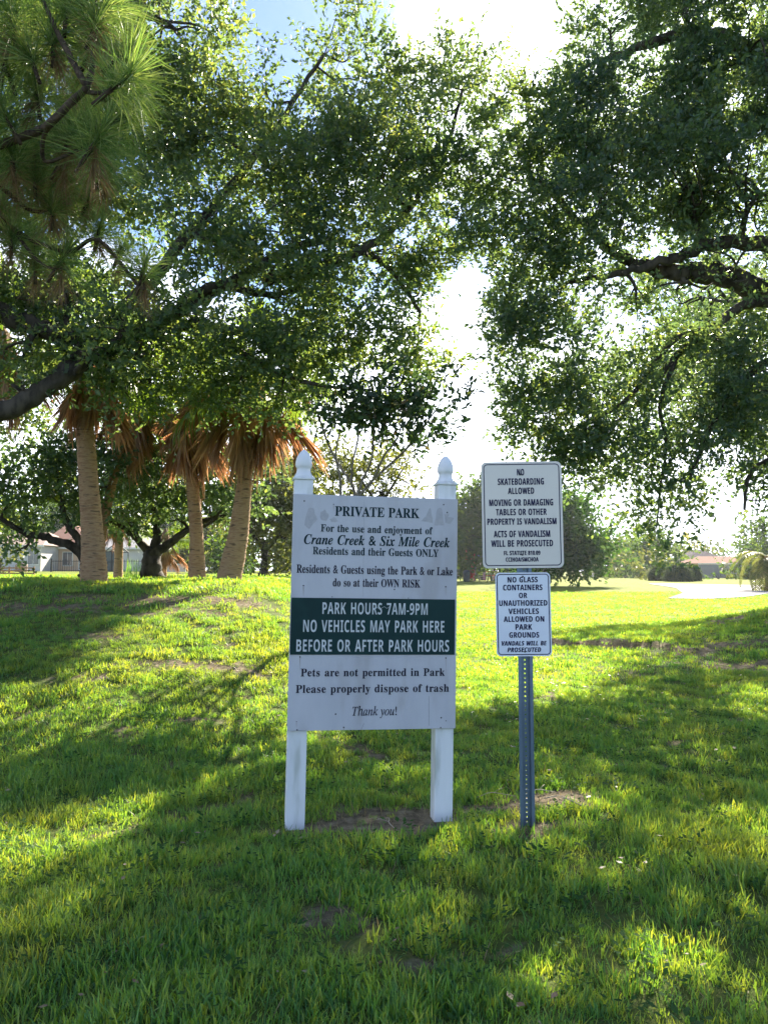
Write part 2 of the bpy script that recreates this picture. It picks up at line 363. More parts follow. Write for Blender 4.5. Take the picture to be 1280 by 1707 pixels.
def lit(P):
    d = np.array(sd); zg = np.zeros(len(P))
    for _ in range(4):
        tt = (P[:, 2]-zg)/d[2]; x = P[:, 0]-d[0]*tt; y = P[:, 1]-d[1]*tt; zg = gz(x, y)
    pr = np.zeros(len(P))
    for a, b, rx, ry, k in SUNNY:
        q = ((x-a)/rx)**2+((y-b)/ry)**2
        pr = np.maximum(pr, k*np.clip(1.7-q, 0, 1))
    return pr*np.where(P[:, 2] < 5.2, .35, 1)
def foliage(blobs, L, aspect=.5, cover=2.6, subR=.36, seed=0, per=330, open_=0):
    """blobs: (centre, radii, n_leaves). Clumps -> twigs -> leaves, in world space"""
    Ps, Ds, Ts = [], [], []; subs = []
    for c, r, n in blobs:
        c = np.array(c); r = np.array(r); n = int(n)
        ns = max(3, n//per)
        d = unit(rng.normal(size=(ns, 3))); u = rng.random(ns)**(1/2.2)*1.08
        sc = c + d*u[:, None]*r
        subs.append(sc)
        wts = rng.random(ns)**1.8+.12; wts /= wts.sum()
        sr = subR*(.6+.8*rng.random(ns))
        tone = rng.normal(0, .13, ns)
        ntw = np.maximum(2, (n*wts/12).astype(int)); idx = np.repeat(np.arange(ns), ntw); m = len(idx)
        g3 = rng.normal(size=(m, 3)); g3[:, 2] *= .75
        to = sc[idx] + g3*(sr[idx, None]*.52)
        td = unit(unit(to-c)*.7 + unit(g3)*.6 + rng.normal(size=(m, 3))*.45 + np.array([0, 0, .12]))
        k = 12; s = (np.arange(k)/k)
        tl = L*(3.2+2.5*rng.random(m))
        P = to[:, None] + td[:, None]*(s[None, :, None]*tl[:, None, None])
        P = P.reshape(-1, 3) + rng.normal(size=(m*k, 3))*L*.14
        Dd = np.repeat(td, k, 0)*.55 + rng.normal(size=(m*k, 3))*.62
        Ps.append(P); Ds.append(Dd); Ts.append(np.repeat(tone[idx], k)+rng.normal(.42, .17, m*k))
    P = np.concatenate(Ps); D = np.concatenate(Ds); T = np.clip(np.concatenate(Ts), 0, 1)
    if open_:
        kk = rng.random(len(P)) > lit(P)*open_; P, D, T = P[kk], D[kk], T[kk]
    n = len(P); Ls = L*(.6+.75*rng.random(n))
    return P, D, Ls, Ls*aspect*(.8+.4*rng.random(n)), T, subs
def pxblob(b, L, cover=2.6):
    px, py, rx, ry, Y = b[:5]; ry_ = b[5] if len(b) > 5 else None; dens = b[6] if len(b) > 6 else 1.
    c = at(px, py, Y); k = Y/F; rr = (rx*k, ry_ if ry_ else .5*(rx+ry)*k, ry*k)
    lp = L/Y*F; n = cover*dens*math.pi*rx*ry/(.125*lp*lp)
    return (tuple(c), rr, n)
def tree(name, label, cat, base, limbs, blobs, L, leaf, bark, group=None, aspect=.5, cover=2.6, subR=.36, wblobs=(), twig=True, per=330, open_=0):
    """limbs: list of (points, r0, r1) in world space; first one is the trunk"""
    root = empty(name, base, label, cat, group); inv = Matrix.Translation(-Vector(base))
    lp = []
    for k, (pts, r0, r1) in enumerate(limbs):
        P = bez(pts, 7); m = len(P); mb = MB()
        wp = [q + Vector((random.gauss(0, 1), random.gauss(0, 1), random.gauss(0, 1)))*r0*.10*(0 if i in (0, m-1) else 1) for i, q in enumerate(P)]
        rad = [r0+(r1-r0)*(i/(m-1))**.8 for i in range(m)]
        if k == 0: rad[0] *= 1.35; rad[1] *= 1.12
        mb.tube([inv @ q for q in wp], rad, 12 if r0 > .08 else 7, wob=.10)
        mb.build('trunk' if k == 0 else 'limb', bark, root, True)
        lp += [(q, r) for q, r in zip(wp, rad)]
    bl = [pxblob(b, L, cover) for b in blobs] + list(wblobs)
    P, D, Ls, Ws, T, subs = foliage(bl, L, aspect, cover, subR, per=per, open_=open_)
    P = P - np.array(base)
    me = leaves_mesh('crown', P, D, Ls, Ws, T); link('crown', me, root, leaf)
    if twig:
        mb = MB(); LPs = np.array([tuple(q) for q, r in lp]); LR = [r for q, r in lp]
        for (c, r, n), sc in zip(bl, subs):
            c = Vector(c); dd = ((LPs-np.array(c))**2).sum(1); j = int(dd.argmin()); a = Vector(LPs[j])
            mid = a.lerp(c, .5) + Vector((0, 0, -.08*(c-a).length)) + Vector((random.gauss(0, .1), random.gauss(0, .1), random.gauss(0, .1)))*(c-a).length
            ra = min(LR[j]*.6, .06)*(1 if L < .12 else L/.1); main = bez([a, mid, c], 5)
            mb.tube([inv @ q for q in main], [ra*(1-.6*i/(len(main)-1)) for i in range(len(main))], 6)
            for q in sc[:max(4, int(len(sc)*.7))][:16]:
                q = Vector(q); s0 = main[random.randint(4, len(main)-1)]
                mdl = s0.lerp(q, .5) + Vector((random.gauss(0, .08), random.gauss(0, .08), random.gauss(0, .08)))*(q-s0).length*2
                mb.tube([inv @ z for z in bez([s0, mdl, q], 3)], [ra*.4*(1-.11*z) for z in range(7)], 4, cap=False)
        if mb.v: tag(mb.build('twigs', bark, root, True), kind='stuff')
    return root

# the big oak whose trunk stands outside the left edge; its limbs sweep right over the palms
b0 = Vector((-7.2, 10.2, 0)); b0.z = gzf(b0.x, b0.y)-.1
low_oak = tree('oak_tree', 'huge spreading oak whose thick limb reaches in from the left edge over the palms', 'tree', b0,
    [([b0, b0+Vector((.1, 0, 1.3)), b0+Vector((.25, 0, 2.6))], .55, .42),
     ([b0+Vector((.15, 0, 1.9)), at(-90, 740, 10.1), at(0, 688, 10.2), at(90, 640, 10.4), at(170, 590, 10.6), at(260, 540, 10.9), at(350, 478, 11.1), at(440, 492, 11.3), at(500, 480, 11.6)], .19, .035),
     ([b0+Vector((.25, 0, 2.5)), at(-60, 520, 10.6), at(60, 545, 10.6), at(150, 560, 10.8), at(300, 545, 11.2), at(420, 552, 11.5), at(520, 560, 11.8)], .2, .05),
     ([b0+Vector((.25, 0, 2.4)), at(-20, 330, 11), at(160, 160, 11.5), at(230, 20, 11.5), at(260, -120, 11.6)], .26, .08),
     ([at(90, 640, 10.4), at(240, 480, 11), at(350, 350, 11.6), at(450, 230, 12), at(540, 90, 12.3)], .13, .03),
     ([at(260, 540, 10.9), at(420, 450, 11.6), at(540, 400, 12), at(640, 440, 12.2), at(700, 520, 12.4)], .10, .03),
     ([at(440, 470, 11.5), at(600, 420, 12.1), at(680, 350, 12.5), at(740, 260, 12.8), at(770, 150, 13)], .09, .025),
     ([at(340, 545, 11.2), at(440, 610, 11.2), at(520, 640, 11.3), at(620, 650, 11.5)], .06, .02)],
    [(120, 60, 150, 110, 11.0, 1.2), (295, 50, 85, 90, 11.5, 1.2), (60, 300, 150, 140, 11.3, 1.), (230, 250, 110, 140, 11.8, 1.1), (340, 210, 100, 120, 12, 1.1),
     (470, 240, 100, 100, 12.2, 1.1), (590, 165, 90, 85, 12.6, 1.1, .8), (590, 60, 55, 50, 12.6, .6, .3), (720, 170, 85, 85, 13, 1., .8), (810, 120, 40, 45, 13, .5, .45), (740, 90, 55, 35, 13, .5, .3),
     (640, 300, 140, 110, 12.3, 1.2), (480, 370, 120, 90, 11.8, 1.1, .9), (330, 390, 110, 90, 11.3, 1.1, .8), (620, 420, 110, 80, 12.1, 1.1, .9), (700, 480, 50, 70, 12.5, .7, .6),
     (545, 540, 110, 80, 11.8, 1.1, .85), (400, 590, 90, 60, 11.3, .9, .7), (250, 570, 100, 55, 10.9, .8, .6), (110, 480, 130, 80, 10.8, .9, .7), (460, 660, 65, 50, 11.2, .7, .8),
     (620, 600, 90, 60, 11.9, .9, .9), (690, 610, 45, 60, 12.2, .6, .6), (40, 590, 70, 35, 10.5, .6, .6), (190, 640, 60, 30, 10.8, .5, .5), (560, 30, 40, 25, 12.6, .4, .2),
     (730, 300, 70, 80, 12.8, .8, .7), (440, 150, 40, 30, 12, .5, .35), (540, 95, 30, 50, 12.4, .4, .35),
     (-150, 150, 160, 160, 10.5, 1.5, .7), (-150, 450, 150, 120, 10.2, 1.3, .7), (100, -150, 220, 130, 11.3, 1.6, .7), (290, -120, 90, 90, 11.6, 1.2, .6),
     (-350, 250, 180, 180, 10, 1.8, .5), (330, 620, 70, 40, 11.2, .5, .9), (210, 530, 80, 30, 9.9, .3, .8), (310, 490, 60, 30, 10.3, .3, .8), (370, 440, 50, 30, 10.6, .3, .7), (330, 525, 60, 25, 10.1, .25, .8), (460, 440, 60, 35, 10.9, .3, .7), (240, 590, 50, 25, 10.2, .25, .7), (150, 585, 50, 22, 9.8, .25, .8), (550, 470, 60, 50, 11.5, .5, .7), (130, 600, 70, 40, 10.8, .5, .8), (250, 640, 60, 30, 11, .4, .6), (480, 600, 60, 50, 11.4, .5, .9), (400, 650, 50, 30, 11.2, .4, .6), (80, 545, 80, 40, 10.8, .5, .9), (20, 640, 50, 25, 10.4, .4, .6), (200, 590, 60, 30, 10.7, .4, .8)],
    .088, M_oak, M_bark, open_=1.15, cover=2.5)
# right oak
b1 = Vector((10.0, 13.6, 0)); b1.z = gzf(b1.x, b1.y)-.1
tree('oak_tree', 'big dark oak with drooping sprays on limbs that enter at the right edge', 'tree', b1,
    [([b1, b1+Vector((-.1, 0, 1.4)), b1+Vector((-.3, -.1, 3.0))], .6, .45),
     ([b1+Vector((-.2, 0, 2.6)), at(1400, 530, 12.6), at(1290, 492, 12.2), at(1200, 460, 12.1), at(1130, 452, 12.1), at(1060, 440, 12.2), at(980, 380, 12.4), at(900, 300, 12.6)], .30, .04),
     ([b1+Vector((-.2, 0, 2.8)), at(1390, 440, 12.4), at(1290, 412, 12), at(1190, 405, 11.9), at(1110, 435, 11.9), at(1030, 455, 12), at(950, 470, 12.2)], .2, .03),
     ([at(1330, 510, 12.3), at(1250, 505, 12.1), at(1190, 545, 12.1), at(1130, 590, 12), at(1090, 640, 12), at(1030, 700, 12), at(960, 735, 12.1)], .10, .02),
     ([at(1190, 545, 12.1), at(1120, 570, 11.9), at(1050, 660, 11.9), at(990, 690, 12), at(930, 640, 12.2)], .06, .015),
     ([at(1130, 590, 12), at(1100, 670, 11.9), at(1110, 740, 11.9), at(1100, 810, 12), at(1095, 870, 12)], .045, .012),
     ([b1+Vector((-.3, -.1, 2.9)), at(1420, 250, 12.4), at(1290, 120, 12.2), at(1180, 60, 12.2), at(1060, 80, 12.4), at(980, 110, 12.5)], .28, .03),
     ([b1+Vector((-.2, -.1, 2.2)), at(1400, 640, 12), at(1300, 600, 11.7), at(1230, 640, 11.6), at(1180, 720, 11.6), at(1150, 800, 11.7)], .12, .02),
     ([b1+Vector((-.2, -.1, 2.2)), at(1420, 720, 12), at(1300, 760, 11.6), at(1250, 790, 11.6), at(1240, 850, 11.6)], .09, .02)],
    [(1010, 40, 65, 60, 12.6, .8, .8), (900, 230, 85, 65, 12.6, 1.1), (830, 290, 60, 75, 12.7, 1.), (960, 180, 50, 60, 12.4, .8, .8), (1040, 190, 85, 80, 12.2, 1.1), (1130, 130, 95, 100, 12.2, 1.2, .9), (1240, 100, 95, 120, 11.8, 1.3, 1.2),
     (1000, 320, 120, 100, 12.2, 1.2), (1150, 290, 120, 110, 11.9, 1.2, 1.2), (1265, 320, 100, 110, 11.5, 1.2, 1.3), (860, 390, 95, 75, 12.6, 1.1), (960, 450, 90, 65, 12.3, 1., 1.1), (870, 495, 50, 60, 12.6, .8),
     (780, 400, 50, 60, 12.7, .6, .8), (910, 620, 62, 62, 12.3, .8, 1.3), (850, 600, 35, 40, 12.4, .5, .7), (880, 560, 50, 50, 12.3, .6, .8), (1000, 640, 65, 40, 12, .7, 1.2), (970, 710, 70, 50, 12, .7, 1.4), (900, 690, 50, 45, 12.2, .5, 1.2),
     (1070, 610, 60, 40, 12, .6, .7), (1200, 570, 90, 60, 11.7, .8, 1.1), (1050, 770, 95, 45, 12, .7, 1.4), (1190, 670, 85, 60, 11.7, .8, 1.1), (1265, 620, 60, 90, 11.3, .9, 1.2), (1140, 790, 45, 45, 11.8, .5, .9),
     (1100, 845, 42, 38, 12, .5, 1.4), (1088, 895, 26, 20, 12, .3, 1.2), (1270, 770, 24, 70, 11.5, .4, 1.1), (1278, 835, 16, 24, 11.5, .3, .8), (955, 775, 40, 22, 12, .4, .7), (1150, 470, 80, 40, 12, .6, .5), (1060, 510, 60, 25, 12.1, .5, .35),
     (1000, 770, 50, 30, 12.1, .4, .7), (1110, 700, 60, 40, 12, .5, .9), (1230, 450, 70, 50, 11.6, .6, .8),
     (1400, 150, 130, 160, 12, 1.8, .8), (1400, 420, 130, 150, 12, 1.6, .8), (1420, 700, 120, 130, 12, 1.3, .8), (1180, -60, 180, 70, 12.3, 1.5, .8), (1620, 250, 180, 200, 12.5, 2, .5), (1640, 560, 160, 160, 12.5, 2, .5), (1420, -100, 160, 120, 12.5, 1.8, .6)],
    .086, M_oakR, M_bark, open_=1.15, cover=2.85, subR=.30,
    wblobs=[((8.0, 17.5, 5.5), (2.2, 2.0, 1.4), 9000), ((11, 18, 6.0), (2.4, 2., 1.6), 8000), ((6.6, 16, 7.2), (1.8, 1.6, 1.3), 7000), ((13.5, 14, 5.5), (2, 2.5, 2), 7000)])
b2 = Vector((16.4, 27.5, 0)); b2.z = gzf(16.4, 27.5)-.1
tree('oak_tree', 'second oak mostly hidden behind the big right-hand one, its trunk outside the right edge', 'tree', b2,
    [([b2, b2+Vector((-.2, 0, 2)), b2+Vector((-.5, 0, 4))], .4, .28), ([b2+Vector((-.3, 0, 2.6)), b2+Vector((-2.5, 0, 5.5)), b2+Vector((-5, -.4, 7.5))], .16, .05), ([b2+Vector((-.4, 0, 3.4)), b2+Vector((-1.5, -.5, 6.5)), b2+Vector((-2, -1, 9))], .16, .05)],
    [], .15, M_oakR, M_bark, aspect=.55, subR=.5, per=200, wblobs=[((9.6, 26.5, 8.3), (2.3, 2., 1.3), 5000), ((12.5, 27, 7.6), (2.2, 2.2, 1.6), 5000), ((11, 26, 10.5), (2.6, 2., 1.4), 4500), ((15.5, 28, 8), (2.4, 2.4, 2), 3500), ((15.5, 26, 6.4), (1.8, 1.6, 1.2), 2500)])
# middle-distance oaks under the palms
g1 = ground_below(150, 16.5)
tree('oak_tree', 'dark oak right behind the leftmost palm, long bough drooping over the lawn to the left', 'tree', g1,
    [([g1, at(150, 940, 16.5), at(147, 925, 16.5)], .2, .16), ([at(147, 935, 16.5), at(122, 912, 16.4), at(80, 897, 16.3), at(40, 888, 16.2), at(8, 868, 16.1), at(-40, 850, 16)], .12, .04),
     ([at(147, 930, 16.5), at(128, 895, 16.5), at(108, 862, 16.6), at(102, 820, 16.7), at(90, 760, 16.7)], .11, .03), ([at(148, 930, 16.5), at(146, 880, 16.5), at(150, 820, 16.5), at(170, 750, 16.6)], .12, .04)],
    [(55, 800, 70, 38, 16.5, 1.2, 1.1), (15, 840, 45, 30, 16.1, .9, .9), (130, 790, 60, 40, 17, 1.2, 1.1), (60, 740, 90, 40, 16.5, 1.2, .9), (180, 810, 45, 40, 17, 1.), (42, 915, 26, 14, 16, .4, .6), (28, 880, 30, 14, 16, .4, .6), (-60, 790, 70, 70, 16, 1.4, .8),
     (100, 840, 40, 22, 16.6, .6, .7)],
    .115, M_oakR, M_bark, aspect=.55, subR=.42)
g2 = ground_below(255, 18.5)
tree('oak_tree', 'squat dark oak with a short forked trunk between the leftmost palm and the slim palm', 'tree', g2,
    [([g2, at(254, 945, 18.5), at(256, 912, 18.5)], .27, .2), ([at(252, 925, 18.5), at(232, 902, 18.4), at(205, 878, 18.3), at(180, 868, 18.2)], .12, .04), ([at(256, 918, 18.5), at(262, 890, 18.5), at(258, 850, 18.6), at(240, 800, 18.6)], .14, .04),
     ([at(258, 922, 18.5), at(285, 905, 18.5), at(318, 880, 18.5), at(350, 866, 18.6), at(384, 856, 18.7)], .13, .04), ([at(232, 902, 18.4), at(222, 880, 18.4), at(200, 850, 18.4)], .07, .03), ([at(275, 912, 18.5), at(310, 888, 18.3), at(350, 872, 18.2), at(370, 850, 18.2)], .07, .03)],
    [(225, 800, 70, 50, 18.7, 1.2, 1.1), (300, 800, 75, 50, 18.7, 1.2, 1.), (350, 845, 55, 30, 18.5, .9, .9), (200, 850, 45, 26, 18.2, .7, .8), (280, 740, 90, 50, 18.8, 1.3), (390, 790, 50, 50, 19, 1.1, .8), (300, 865, 40, 14, 18.4, .4, .6), (225, 870, 30, 10, 18.2, .3, .5)],
    .12, M_oakR, M_bark, aspect=.55, subR=.42)
g3 = ground_below(441, 34)
tree('shade_tree', 'rounded olive-green tree with a short straight trunk on the lawn beside the leaning palm', 'tree', g3,
    [([g3, at(441, 940, 34), at(443, 900, 34)], .24, .14), ([at(443, 920, 34), at(470, 880, 34), at(480, 830, 34)], .1, .03), ([at(443, 920, 34), at(415, 880, 34), at(405, 840, 34)], .1, .03)],
    [(450, 855, 50, 60, 34, 1.6, 1.2), (480, 820, 42, 55, 34.5, 1.4), (415, 880, 35, 45, 34, 1.2), (450, 790, 45, 40, 35, 1.3, .8), (475, 900, 30, 30, 33.8, 1., 1.), (440, 925, 40, 14, 33.6, 1., .8), (410, 835, 35, 45, 35, 1.2), (500, 870, 30, 60, 35, 1.3, .9)],
    .19, M_olive, M_bark, aspect=.6, subR=.6)
# thin many-stemmed tree behind the white sign, large dark leaves at its top
g4 = Vector((at(594, 1000, 10.5).x, 10.5, 0)); g4.z = gzf(g4.x, g4.y)-.05
fork = at(594, 832, 10.5)
tree('ornamental_tree', 'slender tree with several fanning stems and big dark leaves rising behind the white park sign', 'tree', g4,
    [([g4, at(592, 900, 10.5), fork], .055, .04), ([fork, at(585, 805, 10.5), at(565, 775, 10.5), at(545, 735, 10.5), at(530, 690, 10.5)], .022, .012), ([fork, at(604, 800, 10.5), at(618, 770, 10.4), at(622, 735, 10.4), at(625, 690, 10.4)], .022, .01),
     ([fork, at(622, 800, 10.5), at(655, 770, 10.6), at(680, 745, 10.6), at(705, 705, 10.6)], .024, .01), ([at(585, 805, 10.5), at(588, 770, 10.5), at(596, 735, 10.5), at(600, 690, 10.5)], .018, .01), ([at(622, 800, 10.5), at(640, 760, 10.4), at(660, 735, 10.4), at(672, 700, 10.4)], .018, .01),
     ([at(655, 770, 10.6), at(690, 735, 10.6), at(718, 695, 10.6), at(738, 668, 10.6)], .016, .007),
     ([at(568, 850, 10.5), at(567, 800, 10.5), at(560, 760, 10.5), at(566, 720, 10.5)], .02, .01)],
    [(600, 690, 50, 32, 10.5, .35, .8), (665, 688, 55, 32, 10.6, .4, 1.0), (715, 695, 30, 28, 10.6, .25, 1.1), (560, 690, 40, 30, 10.5, .3, .6), (640, 650, 60, 30, 10.6, .35, .8), (735, 670, 16, 22, 10.6, .15, .9)],
    .11, M_broad, M_barkl, aspect=.45, subR=.14, per=60, cover=3.4)
g5 = ground_below(640, 26)
tree('shade_tree', 'loose yellow-green tree seen through the thin stems above the white sign', 'tree', g5,
    [([g5, at(640, 900, 26), at(636, 820, 26)], .16, .1), ([at(638, 850, 26), at(600, 800, 26), at(570, 770, 26)], .06, .02), ([at(636, 840, 26), at(660, 800, 26), at(680, 770, 26)], .06, .02)],
    [(600, 780, 38, 34, 26, 1., .5), (655, 780, 36, 36, 26, 1., .5), (560, 760, 34, 44, 26, 1., .5), (640, 820, 50, 25, 26, 1., .55), (565, 815, 34, 26, 26, 1., .6), (690, 810, 16, 26, 26, .8, .5), (530, 760, 26, 60, 26.5, 1., .6)],
    .14, M_olive, M_bark, subR=.45)
def far_tree(px, Y, blobs, L, m, label, cat='tree', name='shade_tree', group='far trees round the field', tr=.18):
    g = ground_below(px, Y); b = blobs[0]; top = at(px, b[1], Y)
    return tree(name, label, cat, g, [([g, g.lerp(top, .5)+Vector((.1, 0, 0)), top], tr, tr*.5)], blobs, L, m, M_bark, group, aspect=.65, cover=3.4, subR=Y*.012, per=120)
far_tree(905, 56, [(950, 895, 45, 48, 56, 2.4, 1.4), (915, 880, 40, 60, 56, 2.2, 1.4), (982, 922, 26, 28, 56, 1.6, 1.3), (935, 938, 45, 14, 55, 1.6, 1.3), (890, 920, 30, 30, 57, 1.6)], .30, M_dk, 'dense dark green tree directly right of the ivory sign')
far_tree(803, 80, [(786, 885, 32, 50, 72, 2.6), (768, 900, 22, 40, 72, 1.8), (810, 850, 30, 40, 73, 2.2), (830, 900, 30, 50, 73, 2.4), (780, 838, 24, 24, 72, 1.4, .8)], .36, M_far, 'grey-green tree between the white park sign and the ivory sign, above the red slide')
for px, Y, rx, ry, cyy, m, lb in [(1030, 118, 22, 24, 932, M_far, 'pale rounded tree just right of the dense dark tree, far off'), (1062, 122, 20, 26, 930, M_far, 'far hazy tree, third one right of the ivory sign'), (1098, 105, 26, 30, 925, M_far, 'far tree rising behind the clump of ornamental grass'),
        (1012, 110, 16, 20, 940, M_olive, 'low pale tree at the foot of the dense dark tree'), (1215, 160, 22, 12, 935, M_far, 'small tree peeping over the roofs at the right'), (1158, 140, 18, 22, 934, M_olive, 'pale tree left of the dark gabled roof'),
        (1284, 85, 18, 24, 932, M_far, 'leafy tree behind the drooping palm at the right edge'), (870, 95, 40, 34, 920, M_far, 'far tree whose crown stands behind the two small signs'), (735, 100, 60, 50, 915, M_far, 'far tree hidden for the most part behind the white park sign'),
        (540, 90, 60, 60, 900, M_far, 'far tree left of the white sign, beyond the olive tree'), (385, 60, 26, 36, 915, M_far, 'dark green bush tree between the middle palm and the leaning palm'), (480, 62, 24, 34, 925, M_far, 'dark bush tree at the left edge of the white sign'),
        (340, 75, 40, 34, 905, M_olive, 'tree beyond the lawn behind the middle palm'), (90, 110, 90, 40, 880, M_far, 'far tree over the roof of the peach house'), (250, 110, 70, 60, 880, M_far, 'far tree behind the grey-roofed house'), (-60, 90, 80, 60, 880, M_far, 'far tree at the left edge behind the white-walled house'),
        (1310, 90, 50, 40, 915, M_far, 'far tree cut by the right edge')]:
    far_tree(px, Y, [(px, cyy, rx, ry, Y, rx*Y/F), (px+rx*.6, cyy+ry*.5, rx*.7, ry*.6, Y, rx*Y/F), (px-rx*.6, cyy+ry*.5, rx*.7, ry*.6, Y, rx*Y/F)], Y*.005, m, lb)
# undergrowth
def shrub(px, Y, rx, ry, cyy, m, lb, name='shrub', grp='shrubs round the park'):
    g = ground_below(px, Y); root = empty(name, g, lb, 'shrub', grp); L = Y*.005
    P, D, Ls, Ws, T, _ = foliage([pxblob((px, cyy, rx, ry, Y), L, 2.6)], L, .6, subR=Y*.012, per=100)
    link('foliage', leaves_mesh('foliage', P-np.array(g), D, Ls, Ws, T), root, m)
    mb = MB()
    for k in range(5):
        e = at(px+random.uniform(-.6, .6)*rx, cyy-ry*.2, Y)-g; mb.tube([(0, 0, -.1), e*.5, e], [.04, .03, .015], 5)
    mb.build('stem', M_bark, root)
for a in [(1085, 84, 26, 20, 950, M_olive, 'light shrub at the left end of the pampas clump'), (1195, 88, 11, 8, 958, M_far, 'rounded bush in front of the wooden fence, left one'), (1224, 86, 8, 9, 958, M_far, 'narrow bush in front of the wooden fence, right one'),
          (345, 58, 14, 12, 948, M_olive, 'tan dry shrub left of the middle palm'), (392, 50, 20, 18, 945, M_far, 'dark low shrub at the foot of the leaning palm'), (3, 56, 7, 25, 935, M_olive, 'bright green columnar shrub at the left edge beside the white wall'),
          (1040, 100, 30, 10, 955, M_far, 'low dark hedge bush under the hazy trees'), (1215, 92, 40, 8, 962, M_olive, 'low scrub along the foot of the wooden fence')]:
    shrub(*a)

# ------------------------------------------------------------------ palms
def frond_mesh(name, dead, feather=False, seed=0):
    rd = random.Random(seed); v = []; f = []; tint = []
    def strip(pts, ws, up, tn):
        b = len(v)
        for q, w_ in zip(pts, ws):
            i_ = len(v); side = up.cross((pts[-1]-pts[0])).normalized()
            v.append(q-side*w_/2); v.append(q+side*w_/2)
        for k in range(len(pts)-1):
            f.append((b+2*k, b+2*k+1, b+2*k+3, b+2*k+2)); tint.append(tn)
    Lp = .8 if not dead else .6
    pts = [Vector((0, 0, 0)), Vector((Lp*.5, 0, .06)), Vector((Lp, 0, 0))]
    strip(pts, [.05, .035, .03], Vector((0, 0, 1)), .2)
    strip([p_+Vector((0, 0, .004)) for p_ in pts], [.05, .035, .03], Vector((0, 1, 0)), .2)
    n = 46
    for k in range(n):
        a = (k/(n-1)-.5)*R(250 if not dead else 120)
        along = Vector((Lp + .28*(1-abs(k/(n-1)-.5)*2), 0, -.03))
        ln = (.75+.15*math.cos(a))*rd.uniform(.85, 1.05)
        d = Vector((math.cos(a), math.sin(a), 0))
        if dead:
            d = Vector((math.cos(a)*.9+.2, math.sin(a)*.33, rd.uniform(-.14, .14))); ln *= rd.uniform(.6, 1.1)
        P = [along]; cur = along.copy(); dd = d.copy()
        for s in range(4):
            dd = (dd + Vector((0, 0, -(.06+.17*s)*(1 if not dead else .15) - rd.uniform(0, .05))) + Vector((0, rd.gauss(0, .06 if dead else .015), 0))).normalized(); cur = cur + dd*ln/4; P.append(cur.copy())
        tn = min(1, max(0, rd.gauss(.5, .25)))
        strip(P, [.02, .045, .036, .02, .003], Vector((0, 0, 1))+d*.1+Vector((0, rd.gauss(0, .3), 0)), tn)
    return np_mesh(name, np.array([tuple(q) for q in v]), np.array(f), np.array(tint))
LIVE = [frond_mesh('frond', False, seed=s) for s in range(3)]; DEADF = [frond_mesh('dead_frond', True, seed=s+9) for s in range(3)]
for m_ in LIVE: m_.materials.append(M_frond)
for m_ in DEADF: m_.materials.append(M_dead)
M_boot = mat('palm_boot', (.16, .09, .05), (.30, .19, .12), .9, 12, bump=.5)
def palm(label, px0, py0, pts_px, radii, Y, nlive, ndead, size=1., hang=(0, 360), grp='fan palms standing on the grassy rise'):
    g = ground_below(px0, Y); root = empty('fan_palm', g, label, 'palm tree', grp)
    pts = [g-Vector((0, 0, .1))] + [at(x, y, Y) for x, y in pts_px]
    P = bez(pts, 14); m = len(P); mb = MB(); rad = []; PP = []
    for i, q in enumerate(P):
        t_ = i/(m-1); r = np.interp(t_, np.linspace(0, 1, len(radii)), radii)
        for dz, k in ((0, 1.03), (.35, .985)):
            nxt = P[min(i+1, m-1)]; PP.append(q.lerp(nxt, dz)-g); rad.append(r*k*random.uniform(.975, 1.03))
    mb.tube(PP[:-1], rad[:-1], 14, wob=.05); mb.build('trunk', M_palmt, root, True)
    top = P[-1]-g
    hd = MB()                                   # fibrous head with old leaf bases
    hd.lathe([(radii[-1]*.9, -.35), (radii[-1]*1.5, -.15), (radii[-1]*1.6, .1), (radii[-1]*1.1, .35), (.03, .5)], 10, tuple(top))
    for k in range(16):
        a = k*2.4; z = -.3+.03*k; d = Vector((math.cos(a), math.sin(a), .9)).normalized(); q = top+Vector((math.cos(a)*radii[-1]*1.1, math.sin(a)*radii[-1]*1.1, z))
        hd.bar(q, q+d*.22, .05, .025)
    hd.build('leaf_base', M_boot, root)
    for k in range(nlive):
        a = k*2.39996+random.uniform(-.2, .2); el = R(random.uniform(-15, 70) if k % 3 else random.uniform(-35, 10))
        o = link('frond', LIVE[k % 3], root); o.location = top+Vector((0, 0, .2)); o.rotation_euler = Euler((random.uniform(-.3, .3), -el, a), 'XYZ'); s = size*random.uniform(.85, 1.1); o.scale = (s, s, s)
    for k in range(ndead):
        a = R(random.uniform(*hang)); el = R(random.uniform(-90, -35))
        o = link('dead_frond', DEADF[k % 3], root); o.location = top+Vector((math.cos(a), math.sin(a), 0))*radii[-1]*.8+Vector((0, 0, random.uniform(-.1, .25))); o.rotation_euler = Euler((random.uniform(-1.5, 1.5), -el, a), 'XYZ'); s = size*random.uniform(.55, 1.05); o.scale = (s*random.uniform(.8, 1.1), s*random.uniform(.6, 1.3), s)
    return root
palm('thick straight palm trunk, leftmost of the three tall palms', 160, 977, [(155, 900), (148, 800), (143, 720), (140, 640), (140, 600)], [.225, .175, .152, .14, .13, .12], 12.6, 16, 20, 1.)
palm('slim upright palm standing between the other two tall palms, its skirt of dead fronds lowest', 330, 971, [(328, 900), (325, 850), (320, 790), (318, 740), (318, 690)], [.19, .14, .135, .13, .125, .12], 16.2, 14, 40, 1.15)
palm('tall palm leaning to the right, nearest to the white park sign', 380, 971, [(396, 900), (405, 830), (412, 760), (417, 690), (419, 640)], [.235, .19, .15, .125, .12, .12], 14.2, 16, 40, 1.15)
palm('small distant palm with reddish thin trunk between the thick palm and the squat oak', 198, 977, [(198, 940), (199, 905), (200, 885), (200, 872)], [.15, .13, .12, .12, .12], 24, 8, 12, .7)
